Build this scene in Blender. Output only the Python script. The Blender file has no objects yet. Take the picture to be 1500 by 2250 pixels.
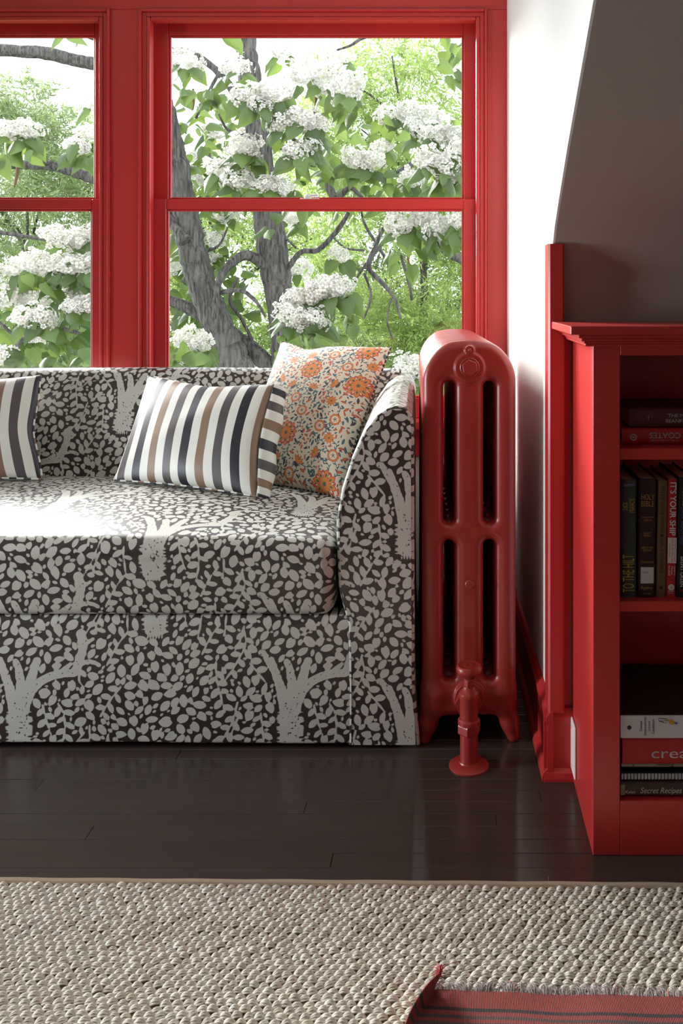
import bpy, bmesh, math, random
import numpy as np
from mathutils import Vector, Matrix

random.seed(7)
RNG = np.random.default_rng(11)
SC = bpy.context.scene
COL = SC.collection
PI = math.pi

# ------------------------------------------------------------------ camera
F = 1925.0            # focal length in pixels of the 1500 x 2250 frame
CX, CY = 983.0, 650.0  # where the level view axis meets the frame
EYE = 1.08
cam_d = bpy.data.cameras.new('camera')
cam = bpy.data.objects.new('camera', cam_d)
COL.objects.link(cam)
cam.location = (0, 0, EYE)
cam.rotation_euler = (PI / 2, 0, 0)
cam_d.sensor_fit = 'HORIZONTAL'
cam_d.sensor_width = 36.0
cam_d.lens = F / 1500.0 * 36.0
cam_d.shift_x = -(CX - 750.0) / 1500.0
cam_d.shift_y = -(1125.0 - CY) / 1500.0
cam_d.clip_start = 0.02
cam_d.clip_end = 200
SC.camera = cam

# ------------------------------------------------------------------ world, sun, exposure
w = bpy.data.worlds.new('sky')
SC.world = w
w.use_nodes = True
bg = w.node_tree.nodes['Background']
bg.inputs[0].default_value = (0.86, 0.93, 1.0, 1)
bg.inputs[1].default_value = 1.6
sun_d = bpy.data.lights.new('sun', 'SUN')
sun_d.energy = 9.0
sun_d.angle = math.radians(32.0)
sun_d.color = (1.0, 0.98, 0.95)
sun = bpy.data.objects.new('sun', sun_d)
COL.objects.link(sun)
sun.rotation_euler = Vector((0.65, -0.70, -0.345)).to_track_quat('-Z', 'Y').to_euler()
# fill light added in a made-up window of the left wall (window_3)
fill_d = bpy.data.lights.new('left_fill_light', 'AREA')
fill_d.shape = 'RECTANGLE'
fill_d.size, fill_d.size_y = 0.92, 0.54
fill_d.energy = 34.0
fill_d.color = (0.90, 0.95, 1.0)
fill = bpy.data.objects.new('left_fill_light', fill_d)
COL.objects.link(fill)
fill.location = (-3.31, 1.41, 0.775)
fill.rotation_euler = (0, -PI / 2, 0)
SC.view_settings.view_transform = 'Standard'
SC.view_settings.look = 'None'
SC.view_settings.exposure = 1.2
SC.view_settings.gamma = 1.0
SC.view_settings.use_curve_mapping = False
SC.cycles.max_bounces = 12
SC.cycles.diffuse_bounces = 6
SC.cycles.glossy_bounces = 4
SC.cycles.transparent_max_bounces = 16
SC.cycles.sample_clamp_indirect = 8.0


def at(px, py, y):
    """point at depth y that lies on the photograph's pixel"""
    return Vector(((px - CX) / F * y, y, EYE - (py - CY) / F * y))


# ------------------------------------------------------------------ materials
def new_mat(name):
    m = bpy.data.materials.new(name)
    m.use_nodes = True
    nt = m.node_tree
    b = nt.nodes['Principled BSDF']
    return m, nt, b


def N(nt, kind, **kw):
    n = nt.nodes.new(kind)
    for k, v in kw.items():
        setattr(n, k, v)
    return n


def noise(nt, scale, detail=3, rough=0.5, coord='Object', stretch=None):
    tc = N(nt, 'ShaderNodeTexCoord')
    n = N(nt, 'ShaderNodeTexNoise')
    n.inputs['Scale'].default_value = scale
    n.inputs['Detail'].default_value = detail
    n.inputs['Roughness'].default_value = rough
    if stretch:
        mp = N(nt, 'ShaderNodeMapping')
        mp.inputs['Scale'].default_value = stretch
        nt.links.new(tc.outputs[coord], mp.inputs[0])
        nt.links.new(mp.outputs[0], n.inputs['Vector'])
    else:
        nt.links.new(tc.outputs[coord], n.inputs['Vector'])
    return n


def bump(nt, b, src, strength, dist):
    bp = N(nt, 'ShaderNodeBump')
    bp.inputs['Strength'].default_value = strength
    bp.inputs['Distance'].default_value = dist
    nt.links.new(src, bp.inputs['Height'])
    nt.links.new(bp.outputs[0], b.inputs['Normal'])
    return bp


def mixc(nt, fac, a, b_):
    m = N(nt, 'ShaderNodeMix', data_type='RGBA')
    for sock, v in ((m.inputs[0], fac), (m.inputs[6], a), (m.inputs[7], b_)):
        if isinstance(v, (int, float)):
            sock.default_value = v
        elif isinstance(v, tuple):
            sock.default_value = v if len(v) == 4 else (*v, 1)
        else:
            nt.links.new(v, sock)
    return m.outputs[2]


def maprange(nt, src, a, b_, c=0.0, d=1.0):
    m = N(nt, 'ShaderNodeMapRange')
    nt.links.new(src, m.inputs[0])
    m.inputs[1].default_value = a
    m.inputs[2].default_value = b_
    m.inputs[3].default_value = c
    m.inputs[4].default_value = d
    return m.outputs[0]


def attr(nt, name):
    a = N(nt, 'ShaderNodeAttribute')
    a.attribute_name = name
    return a


def plain(name, col, rough=0.6, spec=0.5, var=0.12, nscale=20, bstr=0.1, bdist=0.001, stretch=None, coat=0.0):
    """colour with a little mottling, fine relief"""
    m, nt, b = new_mat(name)
    n = noise(nt, nscale, 4, 0.55, stretch=stretch)
    lo = tuple(max(0, c * (1 - var)) for c in col)
    hi = tuple(min(1, c * (1 + var)) for c in col)
    nt.links.new(mixc(nt, n.outputs[0], lo, hi), b.inputs['Base Color'])
    b.inputs['Roughness'].default_value = rough
    b.inputs['Specular IOR Level'].default_value = spec
    if coat:
        b.inputs['Coat Weight'].default_value = coat
        b.inputs['Coat Roughness'].default_value = 0.12
    if bstr:
        bump(nt, b, n.outputs[0], bstr, bdist)
    return m


M = {}
RED = (0.52, 0.036, 0.034)
M['red'] = plain('red_gloss_paint', RED, 0.30, 0.5, 0.06, 9, 0.06, 0.002, stretch=(1, 1, 0.12))
M['red_iron'] = plain('red_enamel_on_iron', (0.34, 0.035, 0.028), 0.33, 0.5, 0.08, 30, 0.10, 0.0015)
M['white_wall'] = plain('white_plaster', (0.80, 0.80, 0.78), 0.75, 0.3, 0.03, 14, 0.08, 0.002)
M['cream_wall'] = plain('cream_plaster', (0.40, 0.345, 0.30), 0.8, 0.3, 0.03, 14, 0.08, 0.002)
M['white_plastic'] = plain('white_plastic', (0.82, 0.82, 0.80), 0.35, 0.5, 0.02, 30, 0)
M['steel'] = plain('steel_screw', (0.6, 0.6, 0.58), 0.35, 0.6, 0.05, 60, 0)
M['floor'] = plain('dark_floor_paint', (0.058, 0.044, 0.037), 0.22, 0.55, 0.22, 5, 0.05, 0.002, stretch=(0.25, 3, 1))
M['floor_gap'] = plain('dusty_gap', (0.03, 0.022, 0.018), 0.8, 0.2, 0.3, 60, 0)
M['sisal'] = None
M['black'] = plain('black_cloth_lining', (0.012, 0.011, 0.011), 0.9, 0.2, 0.2, 30, 0)
M['bark'] = None

# sisal yarn
m, nt, b = new_mat('sisal_yarn')
n = noise(nt, 220, 3, 0.6, stretch=(0.6, 1, 1))
n2 = noise(nt, 30, 2, 0.5)
c1 = mixc(nt, n.outputs[0], (0.62, 0.56, 0.47), (0.96, 0.93, 0.85))
c2 = mixc(nt, maprange(nt, n2.outputs[0], 0.35, 0.7, 0, 0.35), c1, (0.70, 0.60, 0.46))
nt.links.new(c2, b.inputs['Base Color'])
b.inputs['Roughness'].default_value = 0.62
b.inputs['Specular IOR Level'].default_value = 0.35
bump(nt, b, n.outputs[0], 0.5, 0.001)
M['sisal'] = m
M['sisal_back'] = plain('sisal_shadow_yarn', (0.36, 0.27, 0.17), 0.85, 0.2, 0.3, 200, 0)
M['binding'] = plain('tan_cotton_binding', (0.46, 0.37, 0.27), 0.85, 0.2, 0.15, 300, 0.4, 0.0008)
M['fringe'] = plain('grey_warp_yarn', (0.42, 0.36, 0.36), 0.7, 0.3, 0.35, 120, 0)
M['fringe_red'] = plain('red_warp_yarn', (0.40, 0.05, 0.05), 0.8, 0.3, 0.2, 120, 0)

# bark
m, nt, b = new_mat('grey_bark')
n = noise(nt, 55, 6, 0.65, stretch=(1, 1, 0.10))
n2 = noise(nt, 3.0, 3, 0.5)
c = mixc(nt, maprange(nt, n.outputs[0], 0.38, 0.62), (0.022, 0.018, 0.016), (0.15, 0.135, 0.125))
c = mixc(nt, maprange(nt, n2.outputs[0], 0.5, 0.75, 0, 0.4), c, (0.11, 0.10, 0.09))
nt.links.new(c, b.inputs['Base Color'])
b.inputs['Roughness'].default_value = 0.9
bump(nt, b, n.outputs[0], 0.9, 0.03)
M['bark'] = m


def leaf_mat(name, lo, hi, trans, transcol, rough=0.5):
    m, nt, b = new_mat(name)
    oi = N(nt, 'ShaderNodeObjectInfo')
    a = attr(nt, 'tone')
    n = noise(nt, 4.0, 2, 0.5)
    mx = N(nt, 'ShaderNodeMath', operation='ADD')
    nt.links.new(a.outputs['Fac'], mx.inputs[0])
    nt.links.new(oi.outputs['Random'], mx.inputs[1])
    fr = N(nt, 'ShaderNodeMath', operation='FRACT')
    nt.links.new(mx.outputs[0], fr.inputs[0])
    c = mixc(nt, fr.outputs[0], lo, hi)
    nt.links.new(c, b.inputs['Base Color'])
    b.inputs['Roughness'].default_value = rough
    tr = N(nt, 'ShaderNodeBsdfTranslucent')
    nt.links.new(mixc(nt, 0.5, c, transcol), tr.inputs[0])
    ms = N(nt, 'ShaderNodeMixShader')
    ms.inputs[0].default_value = trans
    nt.links.new(b.outputs[0], ms.inputs[1])
    nt.links.new(tr.outputs[0], ms.inputs[2])
    nt.links.new(ms.outputs[0], nt.nodes['Material Output'].inputs[0])
    return m


M['catalpa_leaf'] = leaf_mat('catalpa_leaf', (0.034, 0.062, 0.014), (0.095, 0.15, 0.034), 0.42, (0.24, 0.33, 0.06), 0.42)
M['willow_leaf'] = leaf_mat('fine_leaf', (0.08, 0.13, 0.035), (0.33, 0.44, 0.12), 0.42, (0.50, 0.62, 0.17), 0.5)
M['willow_leaf_grey'] = leaf_mat('fine_leaf_grey', (0.07, 0.105, 0.045), (0.27, 0.34, 0.14), 0.38, (0.40, 0.50, 0.19), 0.5)
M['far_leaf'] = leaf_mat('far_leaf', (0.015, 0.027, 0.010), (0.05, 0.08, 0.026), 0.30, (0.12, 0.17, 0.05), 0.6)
M['grass'] = plain('lawn', (0.10, 0.17, 0.05), 0.9, 0.2, 0.4, 3, 0.3, 0.02)
M['pod'] = plain('brown_seed_pod', (0.12, 0.06, 0.03), 0.7, 0.3, 0.3, 20, 0.1)

# blossom: white petals, tan throat
m, nt, b = new_mat('white_blossom')
a = attr(nt, 'throat')
c = mixc(nt, a.outputs['Fac'], (0.60, 0.585, 0.54), (0.22, 0.115, 0.06))
nt.links.new(c, b.inputs['Base Color'])
b.inputs['Roughness'].default_value = 0.6
tr = N(nt, 'ShaderNodeBsdfTranslucent')
nt.links.new(c, tr.inputs[0])
ms = N(nt, 'ShaderNodeMixShader')
ms.inputs[0].default_value = 0.35
nt.links.new(b.outputs[0], ms.inputs[1])
nt.links.new(tr.outputs[0], ms.inputs[2])
nt.links.new(ms.outputs[0], nt.nodes['Material Output'].inputs[0])
M['blossom'] = m

# window glass: clear with a fresnel reflection
m, nt, b = new_mat('window_glass')
nt.nodes.remove(b)
tb = N(nt, 'ShaderNodeBsdfTransparent')
tb.inputs[0].default_value = (0.97, 0.985, 0.98, 1)
gb = N(nt, 'ShaderNodeBsdfGlossy')
gb.inputs['Roughness'].default_value = 0.02
lw = N(nt, 'ShaderNodeLayerWeight')
lw.inputs[0].default_value = 0.5
pw = N(nt, 'ShaderNodeMath', operation='POWER')
pw.inputs[1].default_value = 5.0
nt.links.new(lw.outputs['Facing'], pw.inputs[0])
ms = N(nt, 'ShaderNodeMixShader')
nt.links.new(maprange(nt, pw.outputs[0], 0, 1, 0.02, 0.9), ms.inputs[0])
nt.links.new(tb.outputs[0], ms.inputs[1])
nt.links.new(gb.outputs[0], ms.inputs[2])
nt.links.new(ms.outputs[0], nt.nodes['Material Output'].inputs[0])
M['glass'] = m

# printed sofa cloth: signed distance of the print is stored on the vertices
m, nt, b = new_mat('brown_cloth_with_leaf_print')
a = attr(nt, 'print')
fac = maprange(nt, a.outputs['Fac'], 0.0004, -0.0004)
n = noise(nt, 900, 2, 0.5)
n2 = noise(nt, 12, 3, 0.5)
br = mixc(nt, n2.outputs[0], (0.030, 0.021, 0.019), (0.046, 0.033, 0.029))
cr = mixc(nt, n2.outputs[0], (0.51, 0.515, 0.47), (0.60, 0.60, 0.55))
nt.links.new(mixc(nt, fac, br, cr), b.inputs['Base Color'])
b.inputs['Roughness'].default_value = 0.36
b.inputs['Specular IOR Level'].default_value = 0.65
bump(nt, b, n.outputs[0], 0.12, 0.0006)
M['print'] = m

# striped pillow cloth
def stripe_mat(name, attrname, cols):
    m, nt, b = new_mat(name)
    a = attr(nt, attrname)
    fr = N(nt, 'ShaderNodeMath', operation='FRACT')
    nt.links.new(a.outputs['Fac'], fr.inputs[0])
    cr = N(nt, 'ShaderNodeValToRGB')
    cr.color_ramp.interpolation = 'CONSTANT'
    els = cr.color_ramp.elements
    els[0].position = 0.0
    els[0].color = (*cols[0], 1)
    els[1].position = 1.0 / len(cols)
    els[1].color = (*cols[1], 1)
    for i in range(2, len(cols)):
        e = els.new(i / len(cols))
        e.color = (*cols[i], 1)
    nt.links.new(fr.outputs[0], cr.inputs[0])
    n = noise(nt, 700, 2, 0.5)
    c = mixc(nt, maprange(nt, n.outputs[0], 0.2, 0.8, 0.0, 0.12), cr.outputs[0], (0.4, 0.4, 0.4))
    nt.links.new(cr.outputs[0], b.inputs['Base Color'])
    b.inputs['Roughness'].default_value = 0.5
    bump(nt, b, n.outputs[0], 0.15, 0.0006)
    return m


WHT = (0.74, 0.75, 0.69)
NAVY = (0.018, 0.019, 0.027)
BRN = (0.24, 0.15, 0.095)
GRY = (0.085, 0.072, 0.074)
M['stripe'] = stripe_mat('striped_cotton', 'stripe', [NAVY, WHT, BRN, WHT, GRY, WHT])

# floral cloth
m, nt, b = new_mat('floral_block_print')
c = (0.70, 0.62, 0.48)
prev = c
for nm, col in (('f_teal', (0.055, 0.13, 0.15)), ('f_navy', (0.055, 0.042, 0.055)), ('f_red', (0.48, 0.075, 0.055)),
                ('f_cream', (0.70, 0.62, 0.48)), ('f_orange', (0.68, 0.23, 0.045)), ('f_eye', (0.06, 0.11, 0.10))):
    fc = maprange(nt, attr(nt, nm).outputs['Fac'], 0.0003, -0.0003)
    prev = mixc(nt, fc, prev, col)
nt.links.new(prev, b.inputs['Base Color'])
b.inputs['Roughness'].default_value = 0.6
n = noise(nt, 800, 2, 0.5)
bump(nt, b, n.outputs[0], 0.15, 0.0006)
M['floral'] = m
M['rope'] = stripe_mat('dark_rope_piping', 'stripe', [(0.03, 0.025, 0.02), (0.03, 0.025, 0.02), (0.55, 0.5, 0.4)])

# kilim
m, nt, b = new_mat('red_flatweave')
a = attr(nt, 'weft')
cr = N(nt, 'ShaderNodeValToRGB')
cr.color_ramp.interpolation = 'CONSTANT'
KR = (0.34, 0.055, 0.05, 1)
KD = (0.030, 0.030, 0.036, 1)
KG = (0.085, 0.065, 0.058, 1)
els = cr.color_ramp.elements
els[0].position, els[0].color = 0.0, KR
els[1].position, els[1].color = 0.30, KD
for p, col in ((0.355, KR), (0.425, KG), (0.475, KR), (0.535, KG), (0.585, KR), (0.66, KD), (0.72, KR), (0.80, KG), (0.86, KR)):
    e = els.new(p)
    e.color = col
nt.links.new(a.outputs['Fac'], cr.inputs[0])
tc = N(nt, 'ShaderNodeTexCoord')
wv = N(nt, 'ShaderNodeTexWave', wave_type='BANDS', bands_direction='X')
wv.inputs['Scale'].default_value = 130
wv.inputs['Distortion'].default_value = 0.6
nt.links.new(tc.outputs['Object'], wv.inputs['Vector'])
n = noise(nt, 260, 3, 0.6)
c = mixc(nt, maprange(nt, wv.outputs['Fac'], 0.5, 1.0, 0, 0.28), cr.outputs[0], (0.42, 0.28, 0.26))
c = mixc(nt, maprange(nt, n.outputs[0], 0.45, 0.75, 0, 0.35), c, (0.07, 0.02, 0.02))
nt.links.new(c, b.inputs['Base Color'])
b.inputs['Roughness'].default_value = 0.85
bump(nt, b, wv.outputs['Fac'], 0.5, 0.0012)
M['kilim'] = m

M['brass_lock'] = plain('pale_metal_lock', (0.62, 0.63, 0.62), 0.35, 0.6, 0.05, 60, 0)
M['paper'] = plain('page_edges', (0.60, 0.55, 0.45), 0.8, 0.2, 0.12, 300, 0.2, 0.0005, stretch=(1, 0.1, 1))


def col_mat(name, col, rough=0.55):
    if name not in M:
        M[name] = plain(name, col, rough, 0.4, 0.08, 60, 0.05, 0.0004)
    return M[name]


# ------------------------------------------------------------------ mesh helpers
class MB:
    """collects shapes of ONE part"""

    def __init__(self):
        self.v, self.f, self.n = [], [], 0

    def add(self, verts, faces):
        verts = [tuple(p) for p in verts]
        o = self.n
        self.v.extend(verts)
        self.f.extend([tuple(i + o for i in fc) for fc in faces])
        self.n += len(verts)
        return self

    def box(self, x0, x1, y0, y1, z0, z1, bev=0.0, seg=1):
        bm = bmesh.new()
        vs = [bm.verts.new(p) for p in ((x0, y0, z0), (x1, y0, z0), (x1, y1, z0), (x0, y1, z0),
                                        (x0, y0, z1), (x1, y0, z1), (x1, y1, z1), (x0, y1, z1))]
        for q in ((0, 3, 2, 1), (4, 5, 6, 7), (0, 1, 5, 4), (1, 2, 6, 5), (2, 3, 7, 6), (3, 0, 4, 7)):
            bm.faces.new([vs[i] for i in q])
        if bev:
            bmesh.ops.bevel(bm, geom=list(bm.edges), offset=bev, segments=seg, affect='EDGES', profile=0.5)
        self.from_bm(bm)
        return self

    def from_bm(self, bm):
        bm.verts.index_update()
        self.add([v.co[:] for v in bm.verts], [[v.index for v in f.verts] for f in bm.faces])
        bm.free()

    def prism(self, pts, axis, a, b_):
        """polygon pts (2-D) extruded along axis from a to b_; pts in the two other axes, in x,y,z order"""
        def p3(p, t):
            l = list(p)
            l.insert(axis, t)
            return tuple(l)
        k = len(pts)
        v = [p3(p, a) for p in pts] + [p3(p, b_) for p in pts]
        f = [tuple(range(k)), tuple(range(2 * k - 1, k - 1, -1))]
        f += [(i, k + i, k + (i + 1) % k, (i + 1) % k) for i in range(k)]
        self.add(v, f)
        return self

    def lathe(self, prof, n=32, center=(0, 0, 0), axis='Z', rot=0.0):
        v, f = [], []
        cx, cy, cz = center
        for r, z in prof:
            for i in range(n):
                a = 2 * PI * i / n + rot
                p = (r * math.cos(a), r * math.sin(a), z)
                if axis == 'Y':
                    p = (p[0], p[2], p[1])
                v.append((p[0] + cx, p[1] + cy, p[2] + cz))
        for j in range(len(prof) - 1):
            for i in range(n):
                q = (j * n + i, j * n + (i + 1) % n, (j + 1) * n + (i + 1) % n, (j + 1) * n + i)
                f.append(q if axis != 'Y' else q[::-1])
        f.append(tuple(range(n))[::-1] if axis != 'Y' else tuple(range(n)))
        e = (len(prof) - 1) * n
        f.append(tuple(range(e, e + n)) if axis != 'Y' else tuple(range(e, e + n))[::-1])
        self.add(v, f)
        return self

    def tube(self, pts, rad, n=8, cap=True):
        pts = [Vector(p) for p in pts]
        k = len(pts)
        if not hasattr(rad, '__len__'):
            rad = [rad] * k
        t = [(pts[min(i + 1, k - 1)] - pts[max(i - 1, 0)]).normalized() for i in range(k)]
        up = Vector((0, 0, 1)) if abs(t[0].z) < 0.9 else Vector((1, 0, 0))
        a = t[0].cross(up).normalized()
        v, f = [], []
        for i in range(k):
            a = (a - t[i] * a.dot(t[i])).normalized()
            b_ = t[i].cross(a)
            for j in range(n):
                an = 2 * PI * j / n
                v.append(pts[i] + (a * math.cos(an) + b_ * math.sin(an)) * rad[i])
        for i in range(k - 1):
            for j in range(n):
                f.append((i * n + j, i * n + (j + 1) % n, (i + 1) * n + (j + 1) % n, (i + 1) * n + j))
        if cap:
            f.append(tuple(range(n))[::-1])
            f.append(tuple(range((k - 1) * n, k * n)))
        self.add(v, f)
        return self

    def mesh(self, name, mat, off=None, smooth=False, angle=40):
        v = np.array(self.v, dtype=np.float32).reshape(-1, 3)
        if off is not None:
            v = v - np.array(off, dtype=np.float32)
        me = bpy.data.meshes.new(name)
        me.from_pydata(v.tolist(), [], self.f)
        finish(me, mat, smooth, angle)
        return me


def finish(me, mat, smooth=False, angle=40):
    if mat is not None:
        me.materials.append(mat)
    if smooth:
        me.shade_smooth()
        if angle:
            me.set_sharp_from_angle(angle=math.radians(angle))
    me.update()


def np_mesh(name, verts, faces, mat, smooth=True, attrs=None, angle=None):
    """fast mesh from arrays; faces (n,3) or (n,4)"""
    verts = np.ascontiguousarray(verts, dtype=np.float32)
    faces = np.ascontiguousarray(faces, dtype=np.int32)
    k = faces.shape[1]
    me = bpy.data.meshes.new(name)
    me.vertices.add(len(verts))
    me.vertices.foreach_set('co', verts.ravel())
    me.loops.add(faces.size)
    me.loops.foreach_set('vertex_index', faces.ravel())
    me.polygons.add(len(faces))
    me.polygons.foreach_set('loop_start', np.arange(0, faces.size, k, dtype=np.int32))
    if attrs:
        for nm, arr in attrs.items():
            a = me.attributes.new(nm, 'FLOAT', 'POINT')
            a.data.foreach_set('value', np.ascontiguousarray(arr, dtype=np.float32))
    me.update(calc_edges=True)
    me.validate()
    finish(me, mat, smooth, angle)
    return me


def link(name, me, parent=None, loc=(0, 0, 0), rot=(0, 0, 0), scale=None):
    o = bpy.data.objects.new(name, me)
    COL.objects.link(o)
    o.location = loc
    o.rotation_euler = rot
    if scale is not None:
        o.scale = scale
    if parent is not None:
        o.parent = parent
    return o


def tag(o, label, cat, group=None):
    o['label'] = label
    o['category'] = cat
    if group:
        o['group'] = group
    return o


def thing(name, label, cat, loc=(0, 0, 0), rot=(0, 0, 0), group=None):
    o = bpy.data.objects.new(name, None)
    COL.objects.link(o)
    o.location = loc
    o.rotation_euler = rot
    o.empty_display_size = 0.1
    return tag(o, label, cat, group)


def part(name, mb, mat, parent, smooth=False, world=True, angle=40):
    """mesh part of a thing; the shapes are given in world space unless world=False"""
    off = parent.location if (world and parent is not None) else None
    if world and parent is not None and parent.parent is not None:
        off = Vector(parent.location) + Vector(parent.parent.location)
    return link(name, mb.mesh(name, mat, off, smooth, angle), parent)


def struct(name, mb, mat, label=None, smooth=False, angle=40):
    o = link(name, mb.mesh(name, mat, None, smooth, angle))
    o['kind'] = 'structure'
    if label:
        o['label'] = label
    return o


def struct_empty(name, label=None):
    o = bpy.data.objects.new(name, None)
    COL.objects.link(o)
    o.empty_display_size = 0.1
    o['kind'] = 'structure'
    if label:
        o['label'] = label
    return o


def grid_faces(nu, nv, off=0, flip=False):
    i, j = np.meshgrid(np.arange(nu - 1), np.arange(nv - 1), indexing='ij')
    a = (i * nv + j).ravel() + off
    q = np.stack([a, a + nv, a + nv + 1, a + 1], 1)
    return q[:, ::-1] if flip else q


# ------------------------------------------------------------------ room shell
# world: +Y towards the window wall, camera at the origin 1.08 m up; dormer alcove X -2.57..0.235, Y 1.985..3.12
XL, XR = -2.57, 0.235
YK = 1.985          # knee walls stand here
YW = 3.12           # window wall
RX0, RX1, RY0 = -3.3, 2.4, -2.8
ZC = 2.45
CHEEK_SKEW = 0.0255
SLOPE = [(YK, 0.0), (YK, 1.14), (1.965, 1.19), (1.92, 1.235), (1.85, 1.285), (1.72, 1.372), (-0.08, ZC)]   # knee wall, then roof slope

# floor: dark boards, each a part
fl = struct('floor', MB().box(RX0 - .1, RX1 + .1, RY0 - .1, YW + .1, -0.06, -0.012), M['floor_gap'])
PW = 0.0432
row = 0
y = 1.6116 - PW * 14
breaks_fixed = {14: (-0.262,), 15: (), 16: (), 17: (-0.66,)}
while y < YW:
    y1 = y + PW
    xs = [-3.3]
    rr = random.Random(row * 13 + 5)
    x = -3.3 + rr.uniform(0.6, 1.6)
    cuts = []
    if 12 <= row <= 22:
        cuts = [c for c in ({14: [-1.7], 15: [-0.222], 16: [-1.6], 17: [-0.72], 18: [0.1], 19: [-0.3], 20: [0.2], 21: [-0.9]}.get(row, []))]
        cuts = sorted(cuts + [0.9 + rr.uniform(0, 0.2)])
    else:
        while x < 1.2:
            cuts.append(x)
            x += rr.uniform(0.9, 1.9)
    xs += cuts + [1.5]
    for a, c in zip(xs[:-1], xs[1:]):
        dz = rr.uniform(-0.0004, 0.0004)
        mb = MB().box(a + .0003, c - .0003, y + .0004, y1 - .0004, -0.02, dz, 0.0007)
        link('plank', mb.mesh('plank', M['floor']), fl)
    y = y1
    row += 1

# window wall with two openings
WY0, WY1 = 3.125, 3.30
ZS, ZH = 0.62, 2.085        # sill, head
OW = [(-1.078, 0.122), (-2.424, -1.224)]   # clear openings right, left window
mb = MB()
mb.box(XL - .1, XR + .1, WY0, WY1, 0, ZS)
mb.box(XL - .1, XR + .1, WY0, WY1, ZH, 2.55)
mb.box(OW[0][1], XR + .1, WY0, WY1, ZS, ZH)
mb.box(OW[1][1], OW[0][0], WY0, WY1, ZS, ZH)
mb.box(XL - .1, OW[1][0], WY0, WY1, ZS, ZH)
struct('wall_back', mb, M['white_wall'], 'white plaster wall that holds the two red windows')

# dormer cheeks: from the window wall to the knee wall, above the roof slope as far as the flat ceiling
def slope_shell(x0, x1):
    """knee wall and roof slope as one bent slab"""
    out = [(a + 0.09, z + 0.06) for a, z in SLOPE]
    out[0] = (YK + 0.09, 0.0)
    mb = MB()
    k = len(SLOPE)
    v = [(x, a, z) for x in (x0, x1) for prof_ in (SLOPE, out) for a, z in prof_]
    def id_(side, layer, i):
        return side * 2 * k + layer * k + i
    f = []
    for i in range(k - 1):
        f.append((id_(0, 0, i), id_(1, 0, i), id_(1, 0, i + 1), id_(0, 0, i + 1)))
        f.append((id_(0, 1, i + 1), id_(1, 1, i + 1), id_(1, 1, i), id_(0, 1, i)))
        f.append((id_(0, 0, i + 1), id_(0, 1, i + 1), id_(0, 1, i), id_(0, 0, i)))
        f.append((id_(1, 0, i), id_(1, 1, i), id_(1, 1, i + 1), id_(1, 0, i + 1)))
    f.append((id_(0, 0, k - 1), id_(1, 0, k - 1), id_(1, 1, k - 1), id_(0, 1, k - 1)))
    mb.add(v, f)
    return mb


def cheek_shell(x0, x1):
    """dormer side wall: strips between the slope line and the ceiling"""
    mb = MB()
    pts = [(WY0, 0.0), (YK, 0.0)] + SLOPE[1:]
    v, f = [], []
    tops = [(WY0, ZC), (YK, ZC)] + [(a, ZC) for a, z in SLOPE[1:]]
    k = len(pts)
    for x in (x0, x1):
        # the right side wall runs slightly out of square towards the window
        v += [(x - (CHEEK_SKEW if a > 2.5 and x0 > 0 else 0), a, z) for a, z in pts + tops]
    for i in range(k - 1):
        a, b_ = i, i + 1
        f.append((a, b_, k + b_, k + a))
        f.append((2 * k + b_, 2 * k + a, 3 * k + a, 3 * k + b_))
        f.append((b_, a, 2 * k + a, 2 * k + b_))
    mb.add(v, [q for q in f])
    return mb


struct('wall_right', cheek_shell(XR, XR + 0.005), M['white_wall'], 'white dormer side wall behind the red radiator')
struct('wall_left', cheek_shell(XL, XL - 0.005), M['white_wall'], 'white dormer side wall left of the sofa')
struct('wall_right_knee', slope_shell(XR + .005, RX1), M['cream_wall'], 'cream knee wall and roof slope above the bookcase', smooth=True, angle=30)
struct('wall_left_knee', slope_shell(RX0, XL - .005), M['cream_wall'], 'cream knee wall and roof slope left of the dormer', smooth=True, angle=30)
struct('ceiling', MB().box(RX0, RX1, RY0, -0.05, ZC, ZC + .1).box(XL - .1, XR + .1, -0.05, WY1, ZC, ZC + .1), M['white_wall'])
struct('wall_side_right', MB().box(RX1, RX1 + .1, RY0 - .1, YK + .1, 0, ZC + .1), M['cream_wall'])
# front wall; left wall with an opening for the added fill window
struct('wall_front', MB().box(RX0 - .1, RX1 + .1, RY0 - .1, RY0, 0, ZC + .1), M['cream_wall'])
LWY0, LWY1, LWZ0, LWZ1 = 1.08, 1.74, 0.25, 1.30
mb = MB()
mb.box(RX0 - .1, RX0, RY0 - .1, LWY0, 0, ZC + .1)
mb.box(RX0 - .1, RX0, LWY1, YK + .1, 0, ZC + .1)
mb.box(RX0 - .1, RX0, LWY0, LWY1, 0, LWZ0)
mb.box(RX0 - .1, RX0, LWY0, LWY1, LWZ1, ZC + .1)
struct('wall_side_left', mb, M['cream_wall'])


def frame_rect(mb, x0, x1, z0, z1, t, y0, y1, bev=0.003):
    mb.box(x0, x0 + t, y0, y1, z0, z1, bev)
    mb.box(x1 - t, x1, y0, y1, z0, z1, bev)
    mb.box(x0 + t, x1 - t, y0, y1, z0, z0 + t, bev)
    mb.box(x0 + t, x1 - t, y0, y1, z1 - t, z1, bev)


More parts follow.
